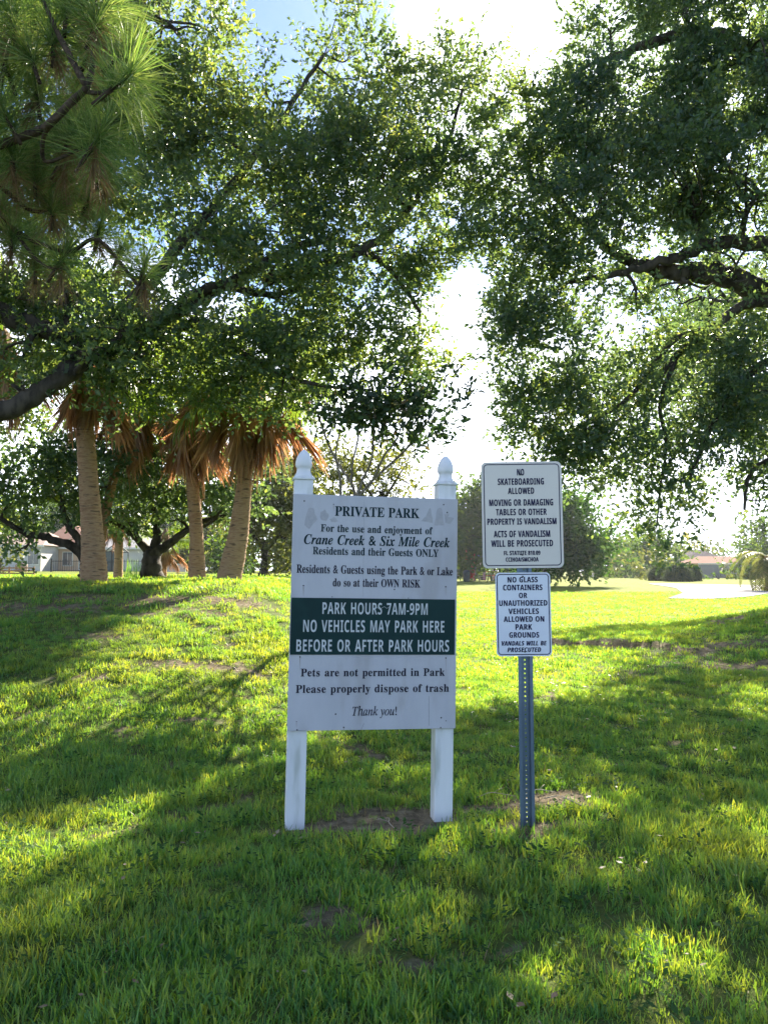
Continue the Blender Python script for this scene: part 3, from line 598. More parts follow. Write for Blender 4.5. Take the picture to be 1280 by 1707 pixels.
palm('small grey palm trunk with a drooping grey skirt right of the squat oak', 273, 973, [(273, 950), (275, 935), (276, 920), (276, 908)], [.13, .1, .1, .1, .1], 24, 7, 12, .7)
palm('palm mostly hidden by oak foliage at the left edge, only its brown hanging fronds showing', -70, 985, [(-62, 900), (-50, 800), (-30, 700), (-8, 630), (2, 590)], [.22, .18, .16, .14, .13, .13], 12.9, 12, 18, .9)
palm('palm mostly hidden behind the oak, brown dead fronds hanging left of the slim palm', 163, 973, [(168, 900), (182, 830), (200, 760), (218, 710), (226, 665)], [.12, .11, .1, .1, .1, .1], 17.2, 12, 36, 1.2)
palm('palm crown glimpsed above the left post of the white sign, dead fronds drooping', 505, 985, [(503, 900), (500, 820), (496, 740), (493, 680), (492, 630)], [.15, .13, .12, .12, .12, .12], 17.5, 9, 10, .8)

# feather palm at the right edge
def feather_mesh():
    v = []; f = []; tint = []; rd = random.Random(3); cur = Vector((0, 0, 0)); d = Vector((1, 0, .9)).normalized(); P = [cur.copy()]; T = [d.copy()]
    for k in range(14):
        d = (d+Vector((0, 0, -.19))).normalized(); cur = cur+d*.2; P.append(cur.copy()); T.append(d.copy())
    for i in range(len(P)-1):
        b = len(v); s = Vector((0, .02, 0)); v += [P[i]-s, P[i]+s, P[i+1]+s, P[i+1]-s]; f.append((b, b+1, b+2, b+3)); tint.append(.8)
    for i in range(1, len(P)):
        for sub in range(2):
            q = P[i-1].lerp(P[i], sub/2); ln = .75*math.sin(math.pi*(i/len(P))*.85+.3)
            for sg in (-1, 1):
                dd = (T[i]*.5+Vector((0, sg, -.35+rd.uniform(-.2, .2)))).normalized(); e = q+dd*ln+Vector((0, 0, -.15*ln)); m_ = q+dd*ln*.5; b = len(v); sd_ = T[i]*.035
                v += [q-sd_, q+sd_, m_+sd_, m_-sd_, e]; f.append((b, b+1, b+2, b+3)); tint.append(rd.random()); f.append((b+3, b+2, b+4, b+4)); tint.append(rd.random())
    f2 = [q for q in f if len(set(q)) == 4]; t2 = [tt for q, tt in zip(f, tint) if len(set(q)) == 4]
    return np_mesh('feather_frond', np.array([tuple(q) for q in v]), np.array(f2), np.array(t2))
FE = feather_mesh(); FE.materials.append(M_olive)
FED = FE.copy(); FED.materials.clear(); FED.materials.append(M_dead)
gp = ground_below(1277, 47); root = empty('feather_palm', gp, 'arching feather palm with drooping fronds at the right edge of the track', 'palm tree')
mb = MB(); mb.tube([(0, 0, -.1), (.03, 0, .8), (0, 0, 1.7), (0, 0, 2.1)], [.24, .19, .17, .2], 12, wob=.1); mb.build('trunk', M_palmt, root, True)
for k in range(26):
    dead = k >= 21
    o = link('dead_frond' if dead else 'frond', FED if dead else FE, root); o.location = (0, 0, 2.0); o.rotation_euler = Euler((random.uniform(-.2, .2), -R(random.uniform(-60, 30) if not dead else -100), k*2.4), 'XYZ'); s = random.uniform(.85, 1.15)*(.7 if dead else 1); o.scale = (s, s, s)

# pampas-like clump by the track
def grass_mound(px, Y, rx, hy, label):
    g = ground_below(px, Y); root = empty('pampas_clump', g, label, 'ornamental grass', 'pampas clumps beside the track'); n = 2600; Rr = rx*Y/F; H = hy*Y/F
    a = rng.random(n)*2*math.pi; t_ = rng.random(n)**.6; ph = t_*1.35
    D0 = np.stack([np.cos(a)*np.sin(ph)*Rr, np.sin(a)*np.sin(ph)*Rr, np.cos(ph)*H], 1)
    P0 = rng.normal(size=(n, 3))*[.25*Rr, .25*Rr, 0]; mid = P0*.6+D0*[.55, .55, .8]; tip = P0*.4+D0*[1, 1, .85]+np.array([0, 0, -.12*H])
    sd = unit(np.stack([-np.sin(a), np.cos(a), np.zeros(n)], 1))*.05
    v = np.stack([P0-sd, P0+sd, mid+sd, mid-sd, mid-sd, mid+sd, tip+sd*.3, tip-sd*.3], 1).reshape(-1, 3)
    link('blade', np_mesh('blade', v, np.arange(8*n).reshape(-1, 4), np.repeat(rng.random(n), 2)), root, M_far)['kind'] = 'stuff'
grass_mound(1098, 76, 24, 34, 'leftmost rounded pampas clump at the head of the track')
grass_mound(1128, 72, 26, 38, 'middle and largest pampas clump at the head of the track')
grass_mound(1150, 74, 20, 34, 'rightmost pampas clump at the head of the track, nearest the houses')

# ------------------------------------------------------------------ long-needled pine at upper left
def tuft_mesh(seed, dead=False, n=330, ln=.26):
    r = np.random.default_rng(seed); a = r.random(n)*2*math.pi; zc = np.cos(r.random(n)**.75*R(115)) if not dead else -np.cos(r.random(n)*R(60))
    st = np.sqrt(1-zc**2); D = np.stack([np.cos(a)*st, np.sin(a)*st, zc], 1)
    P = np.stack([np.zeros(n), np.zeros(n), (r.random(n)-.6)*.16], 1)+D*.01; L = ln*(.5+.6*r.random(n)**.7)
    sag = np.array([0, 0, -1.4]); side = unit(np.cross(D, r.normal(size=(n, 3))))*.0016
    mid = P+D*(L*.55)[:, None]; tip = P+D*L[:, None]+sag*(L*.05)[:, None]
    v = np.stack([P-side, P+side, mid+side, mid-side, mid-side, mid+side, tip+side*.2, tip-side*.2], 1).reshape(-1, 3)
    return np_mesh('needle_tuft', v, np.arange(8*n).reshape(-1, 4), np.repeat(r.random(n), 2))
TUFT = [tuft_mesh(s) for s in range(3)]; DTUFT = [tuft_mesh(40+s, True, 120, .24) for s in range(2)]
for m_ in TUFT: m_.materials.append(M_pine)
for m_ in DTUFT: m_.materials.append(M_pined)
bp = Vector((-4.6, 5.0, 0)); bp.z = gzf(bp.x, bp.y)-.1
pine = empty('pine_tree', bp, 'long-needled pine whose bushy needle tufts fill the upper left corner', 'pine tree')
def pbranch(pts, r0, r1, nm='limb'):
    mb = MB(); P = bez(pts, 6); mb.tube([q-bp for q in P], [r0+(r1-r0)*i/(len(P)-1) for i in range(len(P))], 8, wob=.15); mb.build(nm, M_pinet, pine, True); return P
pbranch([bp, bp+Vector((.1, 0, 2.5)), bp+Vector((0, 0, 5)), bp+Vector((.1, 0, 8))], .16, .09, 'trunk')
pbranch([bp+Vector((.1, 0, 3.1)), at(-120, 290, 4.9), at(-20, 250, 4.6), at(60, 220, 4.4), at(85, 205, 4.3), at(125, 165, 4.25), at(145, 145, 4.2), at(155, 110, 4.2), at(158, 60, 4.2), at(165, -30, 4.2)], .032, .012)
pbranch([at(138, 152, 4.22), at(168, 155, 4.2), at(190, 146, 4.15), at(205, 138, 4.1)], .014, .009)
pbranch([at(85, 205, 4.3), at(72, 235, 4.4), at(80, 270, 4.5), at(150, 240, 4.4), at(158, 235, 4.4)], .014, .008)
pbranch([at(-60, 270, 4.7), at(0, 310, 4.8), at(50, 350, 4.9), at(90, 350, 4.9)], .02, .01)
pbranch([at(-60, 300, 4.8), at(20, 380, 5.0), at(110, 420, 5.0), at(165, 400, 5.), at(235, 480, 5.1), at(240, 455, 5.1)], .02, .008)
pbranch([at(20, 380, 5.0), at(70, 440, 5), at(115, 450, 5.)], .012, .008)
pbranch([at(145, 145, 4.2), at(110, 80, 4.2), at(90, 40, 4.2), at(60, -30, 4.2)], .02, .01)
pbranch([at(-20, 250, 4.6), at(0, 150, 4.4), at(20, 60, 4.3)], .02, .01)
tufts = [(120, 220, 4.6, 1.0, 20), (60, 230, 4.8, 1.0, -10), (180, 290, 4.9, 1.0, 40), (30, 300, 4.9, .9, 0), (110, 300, 5, 1., 10), (150, 330, 5.1, .9, 20), (60, 400, 5.2, .9, 0), (200, 420, 5.3, .8, 20), (165, 30, 4.2, 1.25, 20), (205, 135, 4.1, 1.35, 50), (158, 238, 4.35, 1.3, 30), (88, 340, 4.9, 1.1, 0), (105, 430, 5, 1.2, 30), (165, 385, 5.1, .95, 10), (240, 450, 5.1, 1.15, 15), (10, 195, 4.4, 1.2, -30),
         (90, 60, 4.3, 1.2, 0), (50, 90, 4.3, 1.2, -20), (20, 30, 4.3, 1.2, -10), (110, 10, 4.3, 1.2, 0), (60, 150, 4.5, 1.2, -10), (10, 110, 4.4, 1.2, -20), (20, 260, 4.6, 1.1, -10), (210, 90, 4.3, 1.1, 50), (150, 85, 4.5, 1.15, 20), (200, 200, 4.5, 1.2, 70), (60, 10, 4.5, 1.2, 0),
         (-20, 300, 4.7, 1.1, -20), (20, 400, 5, 1., 0), (190, 20, 4.5, 1.1, 30), (-40, 60, 4.4, 1.2, 0), (-50, 180, 4.4, 1.2, 0), (140, -40, 4.3, 1.2, 0), (60, 440, 5.2, .9, 0), (110, 260, 4.7, 1.1, 30), (60, 290, 4.8, 1.0, 0), (130, 140, 4.8, 1.1, 20), (-10, -20, 4.3, 1.2, 0),
         (140, 200, 4.8, 1., 30), (220, 160, 4.6, 1.1, 80), (0, 350, 5, 1, 0)]
for k, (px, py, Y, s, tilt) in enumerate(tufts):
    q = at(px, py, Y)-bp
    o = link('needle_tuft', TUFT[k % 3], pine); o.location = q; o.rotation_euler = Euler((random.uniform(-.4, .4), R(tilt)+random.uniform(-.25, .25), random.uniform(0, 6)*0), 'XYZ'); o.scale = (s*.95, s*.95, s*.95)
    if k % 2 == 0 or py > 200:
        o2 = link('dead_needle_tuft', DTUFT[k % 2], pine); o2.location = q+Vector((0, 0, -.07)); o2.rotation_euler = (random.uniform(-.3, .3), random.uniform(-.3, .3), k); o2.scale = (s*.8,)*3
    mb = MB(); tdir = Vector((math.sin(R(tilt)), 0, math.cos(R(tilt)))); mb.tube([q-tdir*.16*s, q-tdir*.05, q+tdir*.05*s], [.012, .014, .006], 6, wob=.3); mb.build('shoot', M_pinet, pine, True)

# ------------------------------------------------------------------ lettering
def mbold(s):
    o = ''
    for ch in s:
        if 'A' <= ch <= 'Z': o += chr(0x1D400+ord(ch)-65)
        elif 'a' <= ch <= 'z': o += chr(0x1D41A+ord(ch)-97)
        else: o += ch
    return o
def sans(s, it=False):
    o = ''
    for ch in s:
        if 'A' <= ch <= 'Z': o += chr((0x1D63C if it else 0x1D5D4)+ord(ch)-65)
        elif '0' <= ch <= '9': o += chr(0x1D7EC+ord(ch)-48)
        else: o += ch
    return o
def mbi(s):
    return ''.join(chr(0x1D468+ord(c)-65) if 'A' <= c <= 'Z' else chr(0x1D482+ord(c)-97) if 'a' <= c <= 'z' else c for c in s)
def mit(s):
    return ''.join('\u210e' if c == 'h' else chr(0x1D434+ord(c)-65) if 'A' <= c <= 'Z' else chr(0x1D44E+ord(c)-97) if 'a' <= c <= 'z' else c for c in s)
def text_mesh(body, x0, x1, base, cap, off=0., shear=0., spacing=1., word=1., ext=.0006, z=0, parent=None, m=None, sub=.69, dbl=0, tilt=0):
    """lettering fitted between x0 and x1 (metres), baseline `base`, capital height `cap`, on a plate whose face is local XZ, facing -Y"""
    cu = bpy.data.curves.new('lettering', 'FONT'); cu.body = body; cu.offset = off; cu.shear = shear; cu.space_character = spacing; cu.space_word = word
    cu.resolution_u = 3; cu.extrude = .01
    o = bpy.data.objects.new('lettering', cu); C.objects.link(o); bpy.context.view_layer.update()
    me = bpy.data.meshes.new_from_object(o.evaluated_get(bpy.context.evaluated_depsgraph_get())); bpy.data.objects.remove(o); bpy.data.curves.remove(cu)
    n = len(me.vertices); co = np.zeros(n*3, np.float32); me.vertices.foreach_get('co', co); co = co.reshape(-1, 3)
    a, b = co[:, 0].min(), co[:, 0].max(); sx = (x1-x0)/(b-a); sz = cap/sub
    out = np.stack([x0+(co[:, 0]-a)*sx, z-(co[:, 2]*ext/.01), base+co[:, 1]*sz+(x0+(co[:, 0]-a)*sx-(x0+x1)/2)*tilt], 1)
    me.vertices.foreach_set('co', out.astype(np.float32).ravel()); me.update(); me.name = 'lettering'
    if dbl:                                      # heavier print: the outline struck twice, a hair apart
        b_ = len(out); o2 = out+np.array([dbl, -.00012, 0]); fs = [tuple(p_.vertices) for p_ in me.polygons]
        out = out-np.array([dbl*.3, 0, 0]); me = bpy.data.meshes.new('lettering'); me.from_pydata(np.concatenate([out, o2]).tolist(), [], fs+[tuple(i_+b_ for i_ in f_) for f_ in fs]); me.update()
    return link('lettering', me, parent, m)
def rrect(w_, h_, r, n=6):
    pts = []
    for cx, cz, a0 in ((w_/2-r, h_/2-r, 0), (-w_/2+r, h_/2-r, 90), (-w_/2+r, -h_/2+r, 180), (w_/2-r, -h_/2+r, 270)):
        for k in range(n+1):
            a = R(a0+90*k/n); pts.append((cx+r*math.cos(a), cz+r*math.sin(a)))
    return pts
def plate(name, w_, h_, r, y0, y1, m, parent, dx=0, dz=0):
    P = rrect(w_, h_, r); n = len(P); mb = MB()
    mb.add([(x+dx, y0, z+dz) for x, z in P]+[(x+dx, y1, z+dz) for x, z in P], [tuple(range(n)), tuple(range(2*n-1, n-1, -1))]+[(k, (k+1) % n+n*0, (k+1) % n+n, k+n)[::-1] for k in range(n)])
    return mb.build(name, m, parent)
def ring(name, w_, h_, r, t_, y0, y1, m, parent, dx=0, dz=0):
    A = rrect(w_, h_, r); B = rrect(w_-2*t_, h_-2*t_, max(r-t_, .002)); n = len(A); mb = MB()
    mb.add([(x+dx, y0, z+dz) for x, z in A]+[(x+dx, y0, z+dz) for x, z in B]+[(x+dx, y1, z+dz) for x, z in A]+[(x+dx, y1, z+dz) for x, z in B],
           [(k, (k+1) % n, (k+1) % n+n, k+n) for k in range(n)]+[(k, (k+1) % n, (k+1) % n+2*n, k+2*n)[::-1] for k in range(n)]+[(k+n, (k+1) % n+n, (k+1) % n+3*n, k+3*n) for k in range(n)])
    return mb.build(name, m, parent)
def bolt(parent, x, z, y, r=.005, name='bolt'):
    mb = MB(); M = 8; mb.add([(x+r*math.cos(2*math.pi*k/M), y, z+r*math.sin(2*math.pi*k/M)) for k in range(M)]+[(x+r*.6*math.cos(2*math.pi*k/M), y-r*.6, z+r*.6*math.sin(2*math.pi*k/M)) for k in range(M)],
        [(k, (k+1) % M, (k+1) % M+M, k+M) for k in range(M)]+[tuple(range(M, 2*M))]); return mb.build(name, M_bolt, parent)

# ------------------------------------------------------------------ the white park sign
W_, H_ = .952, 1.312
ctr = at(621.8, 1019.7, 4.42); base = Vector((ctr.x-.012, ctr.y, gzf(ctr.x, ctr.y)))
park = empty('park_sign', base, 'weathered pale board on two white posts with acorn tops, PRIVATE PARK notice with green band', 'sign', rot=(0, R(1.05), R(9.7)))
cz = (ctr.z-base.z)
board = MB(); board.box((-W_/2, -.0095, -H_/2), (W_/2, .0095, H_/2)); board = board.build('board', M_board, park); board.location = (0, 0, cz); bevel(board, .002)
YF = -.0095
TLc, TRc, BLc, BRc = (491, 826), (761, 833), (479, 1213), (756, 1207)
def bu(px, py):                                  # photo position on the board -> board coordinates (bilinear)
    u = .5; v_ = .5
    for _ in range(8):
        lx = TLc[0]+(BLc[0]-TLc[0])*v_; rx = TRc[0]+(BRc[0]-TRc[0])*v_; u = (px-lx)/(rx-lx)
        ty = TLc[1]+(TRc[1]-TLc[1])*u; by = BLc[1]+(BRc[1]-BLc[1])*u; v_ = (py-ty)/(by-ty)
    return (u-.5)*W_, (.5-v_)*H_
def line(body, x0, x1, base_, top, m, z=YF-.0012, parent=board, **k):
    xa, zb = bu(x0, base_); xb, _ = bu(x1, base_); xm = .5*(x0+x1); _, zt = bu(xm, top); _, zb = bu(xm, base_)
    return text_mesh(body, xa, xb, zb, zt-zb, z=z, parent=parent, m=m, **k)
line(mbold('PRIVATE PARK'), 557, 696, 863.5, 847.5, M_ink, off=.004, word=1.15)
line(mbold('For the use and enjoyment of'), 534, 718, 890, 878, M_ink, word=1.3, off=.004)
line(mbi('Crane Creek & Six Mile Creek'), 507, 747, 911, 895, M_ink, off=.006, word=1.25)
line(mbold('Residents and their Guests ONLY'), 521, 728, 927.5, 915, M_ink, word=1.3, off=.004)
line(mbold('Residents & Guests using the Park & or Lake'), 495, 752, 958, 944.5, M_inkk, word=1.25, off=.004)
line(mbold('do so at their OWN RISK'), 553, 697, 979, 966, M_inkk, word=1.25, off=.004)
line(mbold('Pets are not permitted in Park'), 501, 738, 1124, 1111.5, M_inkk, off=.004, word=1.3, spacing=1.05)
line(mbold('Please properly dispose of trash'), 493, 745, 1150, 1137.5, M_inkk, off=.004, word=1.3, spacing=1.05)
line(mit('Thank you!'), 584, 657, 1187, 1173, M_inkk, off=.003, word=1.2)
xa, za = bu(486.5, 997.5); xb, zb = bu(754.5, 1088.5)
gp_ = MB(); gp_.box((xa+.001, YF-.0035, zb), (xb, YF, za)); gp_ = gp_.build('green_panel', M_green, board)
for body, x0, x1, b_, t_ in (('PARK HOURS 7AM-9PM', 536, 709, 1024, 1005), ('NO VEHICLES MAY PARK HERE', 505, 737, 1053, 1033.5), ('BEFORE OR AFTER PARK HOURS', 494, 745, 1084.5, 1065)):
    line(sans(body), x0, x1, b_, t_, M_lw, z=YF-.0045, parent=gp_, off=-.004, word=1.5, sub=.72, spacing=1.06)
sc_ = MB(); pts = [Vector((bu(x, y)[0], YF-.0052, bu(x, y)[1])) for x, y in ((623, 1012), (630, 1015), (637, 1011), (641, 1014), (646, 1011))]
sc_.tube(pts, .0011, 4); sc_.build('scratch', M_lw, gp_)
for px, py in ((508, 838), (555, 843), (743, 855), (737, 842), (506, 978), (740, 978), (552, 996), (677, 997), (500, 1094), (740, 1094), (494, 1198), (557, 1185.5), (570, 1206.5), (740, 1195), (732, 1190), (731, 1206), (495, 1211), (654, 983)):
    x, z = bu(px, py); bolt(board, x, z, YF, .0045 if (px+py) % 3 else .0032)
M_rust = mat('rust_run', (.36, .33, .33), (.44, .42, .44), .8, 60, (1, 1, .3))
for px, py, L_ in ((506, 980, 17), (740, 980, 15), (500, 1096, 22), (740, 1096, 26), (570, 1208, 4), (555, 845, 10), (494, 1200, 9), (743, 857, 14)):
    mb = MB(); x0, z0 = bu(px-1, py); x1, z1 = bu(px+.9, py); x2, z2 = bu(px+.1, py+L_); mb.add([(x0, YF-.0004, z0), (x1, YF-.0004, z1), (x2, YF-.0004, z2)], [(0, 2, 1)]); mb.build('rust_run', M_rust, board)
for poly in ([(508, 878), (514, 850), (523, 850), (528, 868), (516, 885)], [(533, 858), (540, 852), (548, 862), (543, 871), (534, 869)], [(548, 868), (556, 864), (562, 871), (552, 873)], [(698, 870), (707, 862), (714, 847), (719, 872)], [(721, 877), (726, 848), (734, 848), (738, 876)], [(738, 858), (747, 857), (745, 863), (755, 864), (748, 874), (739, 873)]):
    q = []
    for a, b in zip(poly, poly[1:]+poly[:1]):
        for k in range(4): q.append((a[0]+(b[0]-a[0])*k/4+random.uniform(-.8, .8), a[1]+(b[1]-a[1])*k/4+random.uniform(-.8, .8)))
    P = [bu(*c) for c in q]; n = len(P); mb = MB(); mb.add([(x, YF-.0006, z) for x, z in P]+[(x, YF, z) for x, z in P], [tuple(range(n))]+[(k, k+n, (k+1) % n+n, (k+1) % n) for k in range(n)]); mb.build('sticker_mark', M_stain, board)
M_crack = mat('board_seam', (.12, .12, .13), (.2, .2, .2), .9)
for a, b in (((603, 1200), (598, 1211.5)), ((711, 1155), (711, 1203)), ((605, 838), (602, 995))):
    mb = MB(); x0, z0 = bu(*a); x1, z1 = bu(*b); ww = .0009 if a[0] != 605 else .0004
    mb.tube([(x0, YF, z0), (x1, YF, z1)], ww, 4); mb.build('seam', M_crack, board)
for side, bot in ((-1, 0), (1, 0)):
    xp = side*(W_/2-.058); hw = .053
    topz = cz+H_/2+.085
    pw = MB(); pw.box((xp-hw, .0095+.001, -.35), (xp+hw, .0105+2*hw, topz)); po = pw.build('post', M_postw, park); bevel(po, .004)
    cyp = .0105+hw
    f1 = MB(); f1.box((xp-.062, cyp-.062, topz), (xp+.062, cyp+.062, topz+.012)); f1.box((xp-.056, cyp-.056, topz+.012), (xp+.056, cyp+.056, topz+.018)); fo = f1.build('cap', M_postw, po); bevel(fo, .003)
    f2 = MB(); f2.lathe([(.054, 0), (.053, .006), (.047, .016), (.041, .028), (.039, .042), (.040, .052), (.045, .058), (.047, .064), (.048, .072), (.0475, .088), (.044, .104), (.037, .122), (.028, .138), (.018, .150), (.008, .158), (.001, .160)], 24, (xp, cyp, topz+.018)); f2.build('finial', M_postw, po, True)

# ------------------------------------------------------------------ galvanised post with two small signs
q0 = at(877.5, 1378, 4.40); sb = Vector((q0.x+.006, 4.40, gzf(q0.x, 4.40)))
ms = empty('metal_signpost', sb, 'galvanised U-channel post carrying an ivory rules sign above a smaller white one', 'signpost', rot=(0, 0, R(-1.5)))
ptop = at(868, 775, 4.4).z - sb.z; fw = .041
po = MB()
for s in (-1, 1):
    po.box((s*fw if s < 0 else .024, .0, -.3), (-.024 if s < 0 else fw, .004, ptop))        # flange
    po.box((s*.024-.002, .0042, -.3), (s*.024+.002, .030, ptop))                           # side
    po.box((min(s*.0215, s*.0042), .0262, -.3), (max(s*.0215, s*.0042), .030, ptop))         # web either side of the holes
for k in range(int((ptop+.3)/.0254)):
    z = -.3+k*.0254; po.box((-.004, .0264, z), (.004, .0298, z+.0165))
post = po.build('channel_post', M_galv, ms)
def rules_sign(w_, h_, r, tl, tr, wpx, hpx, slope, m, ink, border, lines, bolts, label, thick, inset):
    """positions measured on an enlargement: tl = its top left corner"""
    ox, oy = 780+tl[0]/4.739, 750+tl[1]/4.739; c = at(ox+(wpx/2+slope*hpx/2)/4.739, oy+hpx/2/4.739, 4.395)-sb
    pl = plate('sign_plate', w_, h_, r, -.0035, -.0010, m, ms); pl['label'] = label
    pl.location = (c.x, 0, c.z); pl.rotation_euler = (0, R(-.55), 0)
    ring('border', w_-2*inset, h_-2*inset, r-inset*.5, thick, -.0040, -.0035, ink, pl)
    for body, x0, x1, t_, b_, it in lines:
        o = slope*(b_-tl[1])
        ux = lambda X: ((X-tl[0]-o)/wpx-.5)*w_
        uz = lambda Yy: (.5-(Yy-tl[1])/hpx)*h_
        text_mesh(sans(body, it), ux(x0), ux(x1), uz(b_), uz(t_)-uz(b_), off=.0, z=-.0045, dbl=.0011, ext=.0004, parent=pl, m=ink, sub=.72, spacing=1.08, word=1.2)
    for X_, Y_ in bolts: bolt(pl, ((X_-tl[0]-slope*(Y_-tl[1]))/wpx-.5)*w_, (.5-(Y_-tl[1])/hpx)*h_, -.0045, .0055)
    return pl
rules_sign(.457, .607, .03, (97, 87), None, 638, 848, .027, M_ivory, M_inkb, 0,
    [('NO', 385, 440, 145, 197, 0), ('SKATEBOARDING', 233, 597, 220, 272, 0), ('ALLOWED', 314, 520, 295, 346, 0), ('MOVING OR DAMAGING', 166, 670, 388, 440, 0), ('TABLES OR OTHER', 220, 620, 464, 515, 0), ('PROPERTY IS VANDALISM', 152, 697, 540, 590, 0),
     ('ACTS OF VANDALISM', 204, 647, 638, 690, 0), ('WILL BE PROSECUTED', 184, 670, 713, 765, 0), ('FL STATUTE 810.09', 285, 570, 798, 832, 0), ('CCIHOA/SMCHOA', 300, 556, 850, 884, 0)],
    [(412, 190), (430, 830)], 'large ivory rules plate about skateboarding and vandalism', .0052, .0125)
rules_sign(.309, .469, .024, (215, 971), None, 431, 655, .021, M_white, M_inkb, 0,
    [('NO GLASS', 313, 548, 1005, 1048, 0), ('CONTAINERS', 278, 585, 1066, 1110, 0), ('OR', 402, 466, 1130, 1171, 0), ('UNAUTHORIZED', 247, 623, 1188, 1232, 0), ('VEHICLES', 320, 556, 1253, 1296, 0), ('ALLOWED ON', 283, 598, 1314, 1357, 0), ('PARK', 375, 503, 1376, 1419, 0),
     ('GROUNDS', 326, 558, 1438, 1481, 0), ('VANDALS WILL BE', 267, 617, 1507, 1542, 1), ('PROSECUTED', 312, 572, 1557, 1592, 1)],
    [(432, 1003), (447, 1590)], 'small bluish white plate about glass containers and vehicles', .0050, .0075)

# ------------------------------------------------------------------ houses and fences, left
M_rooft = mat('tan_shingle_roof', (.22, .13, .10), (.27, .16, .12), 1., 3, (1, 1, 6), spec=.05); M_roofb = mat('brown_roof', (.26, .19, .16), (.32, .24, .20), .9, 3, (1, 1, 6)); M_roofg = mat('grey_roof', (.34, .33, .33), (.28, .27, .28), 1., 3, (1, 1, 6), spec=.05); M_roofd = mat('dark_roof', (.07, .06, .07), (.10, .085, .09), 1., 3, (1, 1, 6), spec=.05)
M_peach = mat('peach_stucco', (.58, .41, .29), (.52, .37, .26), .9, 2); M_whitew = mat('white_stucco', (.58, .55, .52), (.52, .50, .47), .9, 2); M_glass = mat('window_glass', (.04, .05, .06), (.07, .08, .09), .08, 2, spec=.8); M_trim = mat('white_trim', (.75, .73, .70), None, .6)
M_iron = mat('black_iron', (.02, .02, .022), None, .5); M_rail = mat('split_rail_wood', (.42, .24, .13), (.30, .17, .09), .8, 6, (.3, 1, 1)); M_fencew = mat('weathered_board_fence', (.30, .30, .34), (.22, .22, .26), .9, 4, (1, 1, .3))
def house(label, px0, px1, Y, depth, wall_h, roof_h, mw, mr, windows=(), hip=True, ridge_along=True, over=.4, ends=(.3, .7), door=None):
    xa = at(px0, 950, Y).x; xb = at(px1, 950, Y).x; g = min(gzf(xa, Y), gzf(xb, Y)); root = empty('house', ((xa+xb)/2, Y+depth/2, g), label, 'house', 'houses beyond the park')
    hw = (xb-xa)/2; hd = depth/2; mb = MB(); mb.box((-hw, -hd, -.3), (hw, hd, wall_h)); mb.build('wall', mw, root)
    mb = MB(); e = over; rx0 = -hw-e+(2*hw+2*e)*ends[0]; rx1 = -hw-e+(2*hw+2*e)*ends[1]
    mb.add([(-hw-e, -hd-e, wall_h), (hw+e, -hd-e, wall_h), (hw+e, hd+e, wall_h), (-hw-e, hd+e, wall_h), (rx0, 0, wall_h+roof_h), (rx1, 0, wall_h+roof_h)], [(0, 1, 5, 4), (1, 2, 5), (2, 3, 4, 5), (3, 0, 4), (3, 2, 1, 0)]); r_ = mb.build('roof', mr, root)
    fa = MB(); fa.box((-hw-e-.02, -hd-e-.03, wall_h-.16), (hw+e+.02, -hd-e, wall_h+.02)); fa.build('fascia', M_trim, root)
    for wx, wz, ww, wh in windows:
        m1 = MB(); m1.box((wx-ww/2-.08, -hd-.05, wz-.08), (wx+ww/2+.08, -hd-.003, wz+wh+.08)); wd = m1.build('window', M_trim, root)
        m2 = MB(); m2.box((wx-ww/2, -hd-.07, wz), (wx-.03, -hd-.052, wz+wh)); m2.build('pane', M_glass, wd); m2 = MB(); m2.box((wx+.03, -hd-.07, wz), (wx+ww/2, -hd-.052, wz+wh)); m2.build('pane', M_glass, wd)
    return root
house('white-walled house with a low brown roof at the far left', -30, 68, 74, 10, 2.5, 1.5, M_whitew, M_roofb, [(2.1, .7, 1., 1.5)], ends=(.3, .7))
house('peach house with a broad tan roof, behind the leftmost palm', 66, 150, 78, 11, 2.4, 2.6, M_peach, M_rooft, [(.3, .6, .9, 1.3), (1.9, .2, .8, 1.9)], ends=(.12, .3))
hh = house('pale house with a light grey roof between the left palm and the squat oak', 172, 242, 72, 10, 2.2, 1.7, M_whitew, M_roofg, [(-.9, .4, 1., 1.5)], ends=(.05, .4))
# screened pool cage
def cage():
    Y = 66; p0 = ground_below(176, Y); root = empty('pool_enclosure', p0, 'dark framed screen enclosure in front of the grey-roofed house', 'enclosure'); mb = MB(); w2, h2 = 1.2, 1.7
    for x in (0, .6, 1.2):
        for y in (0, 2.4): mb.bar((x, y, 0), (x, y, h2), .07)
    for y in (0, 1.2, 2.4):
        mb.bar((0, y, h2), (.6, y, h2+.5), .07); mb.bar((.6, y, h2+.5), (1.2, y, h2), .07); mb.bar((0, y, h2), (1.2, y, h2), .07)
    mb.bar((0, 0, .8), (1.2, 0, .8), .05); mb.build('frame', M_iron, root)
    mb = MB(); mb.box((.02, .03, 0), (1.18, .05, h2)); mb.build('screen', mat('insect_screen', (.10, .12, .13), None, .8), root)
cage()
def iron_fence(label, px0, px1, Y, h=1.0):
    a = at(px0, 950, Y).x; b = at(px1, 950, Y).x; g = gzf((a+b)/2, Y); root = empty('iron_fence', ((a+b)/2, Y, g), label, 'fence'); L = b-a; mb = MB()
    n = int(L/.18)
    for k in range(n+1): mb.bar((-L/2+k*L/n, 0, .05), (-L/2+k*L/n, 0, h), .025)
    tag(mb.build('picket', M_iron, root), kind='stuff')
    for z in (.12, h-.12): mb = MB(); mb.bar((-L/2, 0, z), (L/2, 0, z), .04); mb.build('rail', M_iron, root)
    for k in range(int(L/2)+1): mb = MB(); x = -L/2+k*L/max(1, int(L/2)); mb.box((x-.05, -.05, -.2), (x+.05, .05, h+.1)); mb.build('post', M_iron, root)
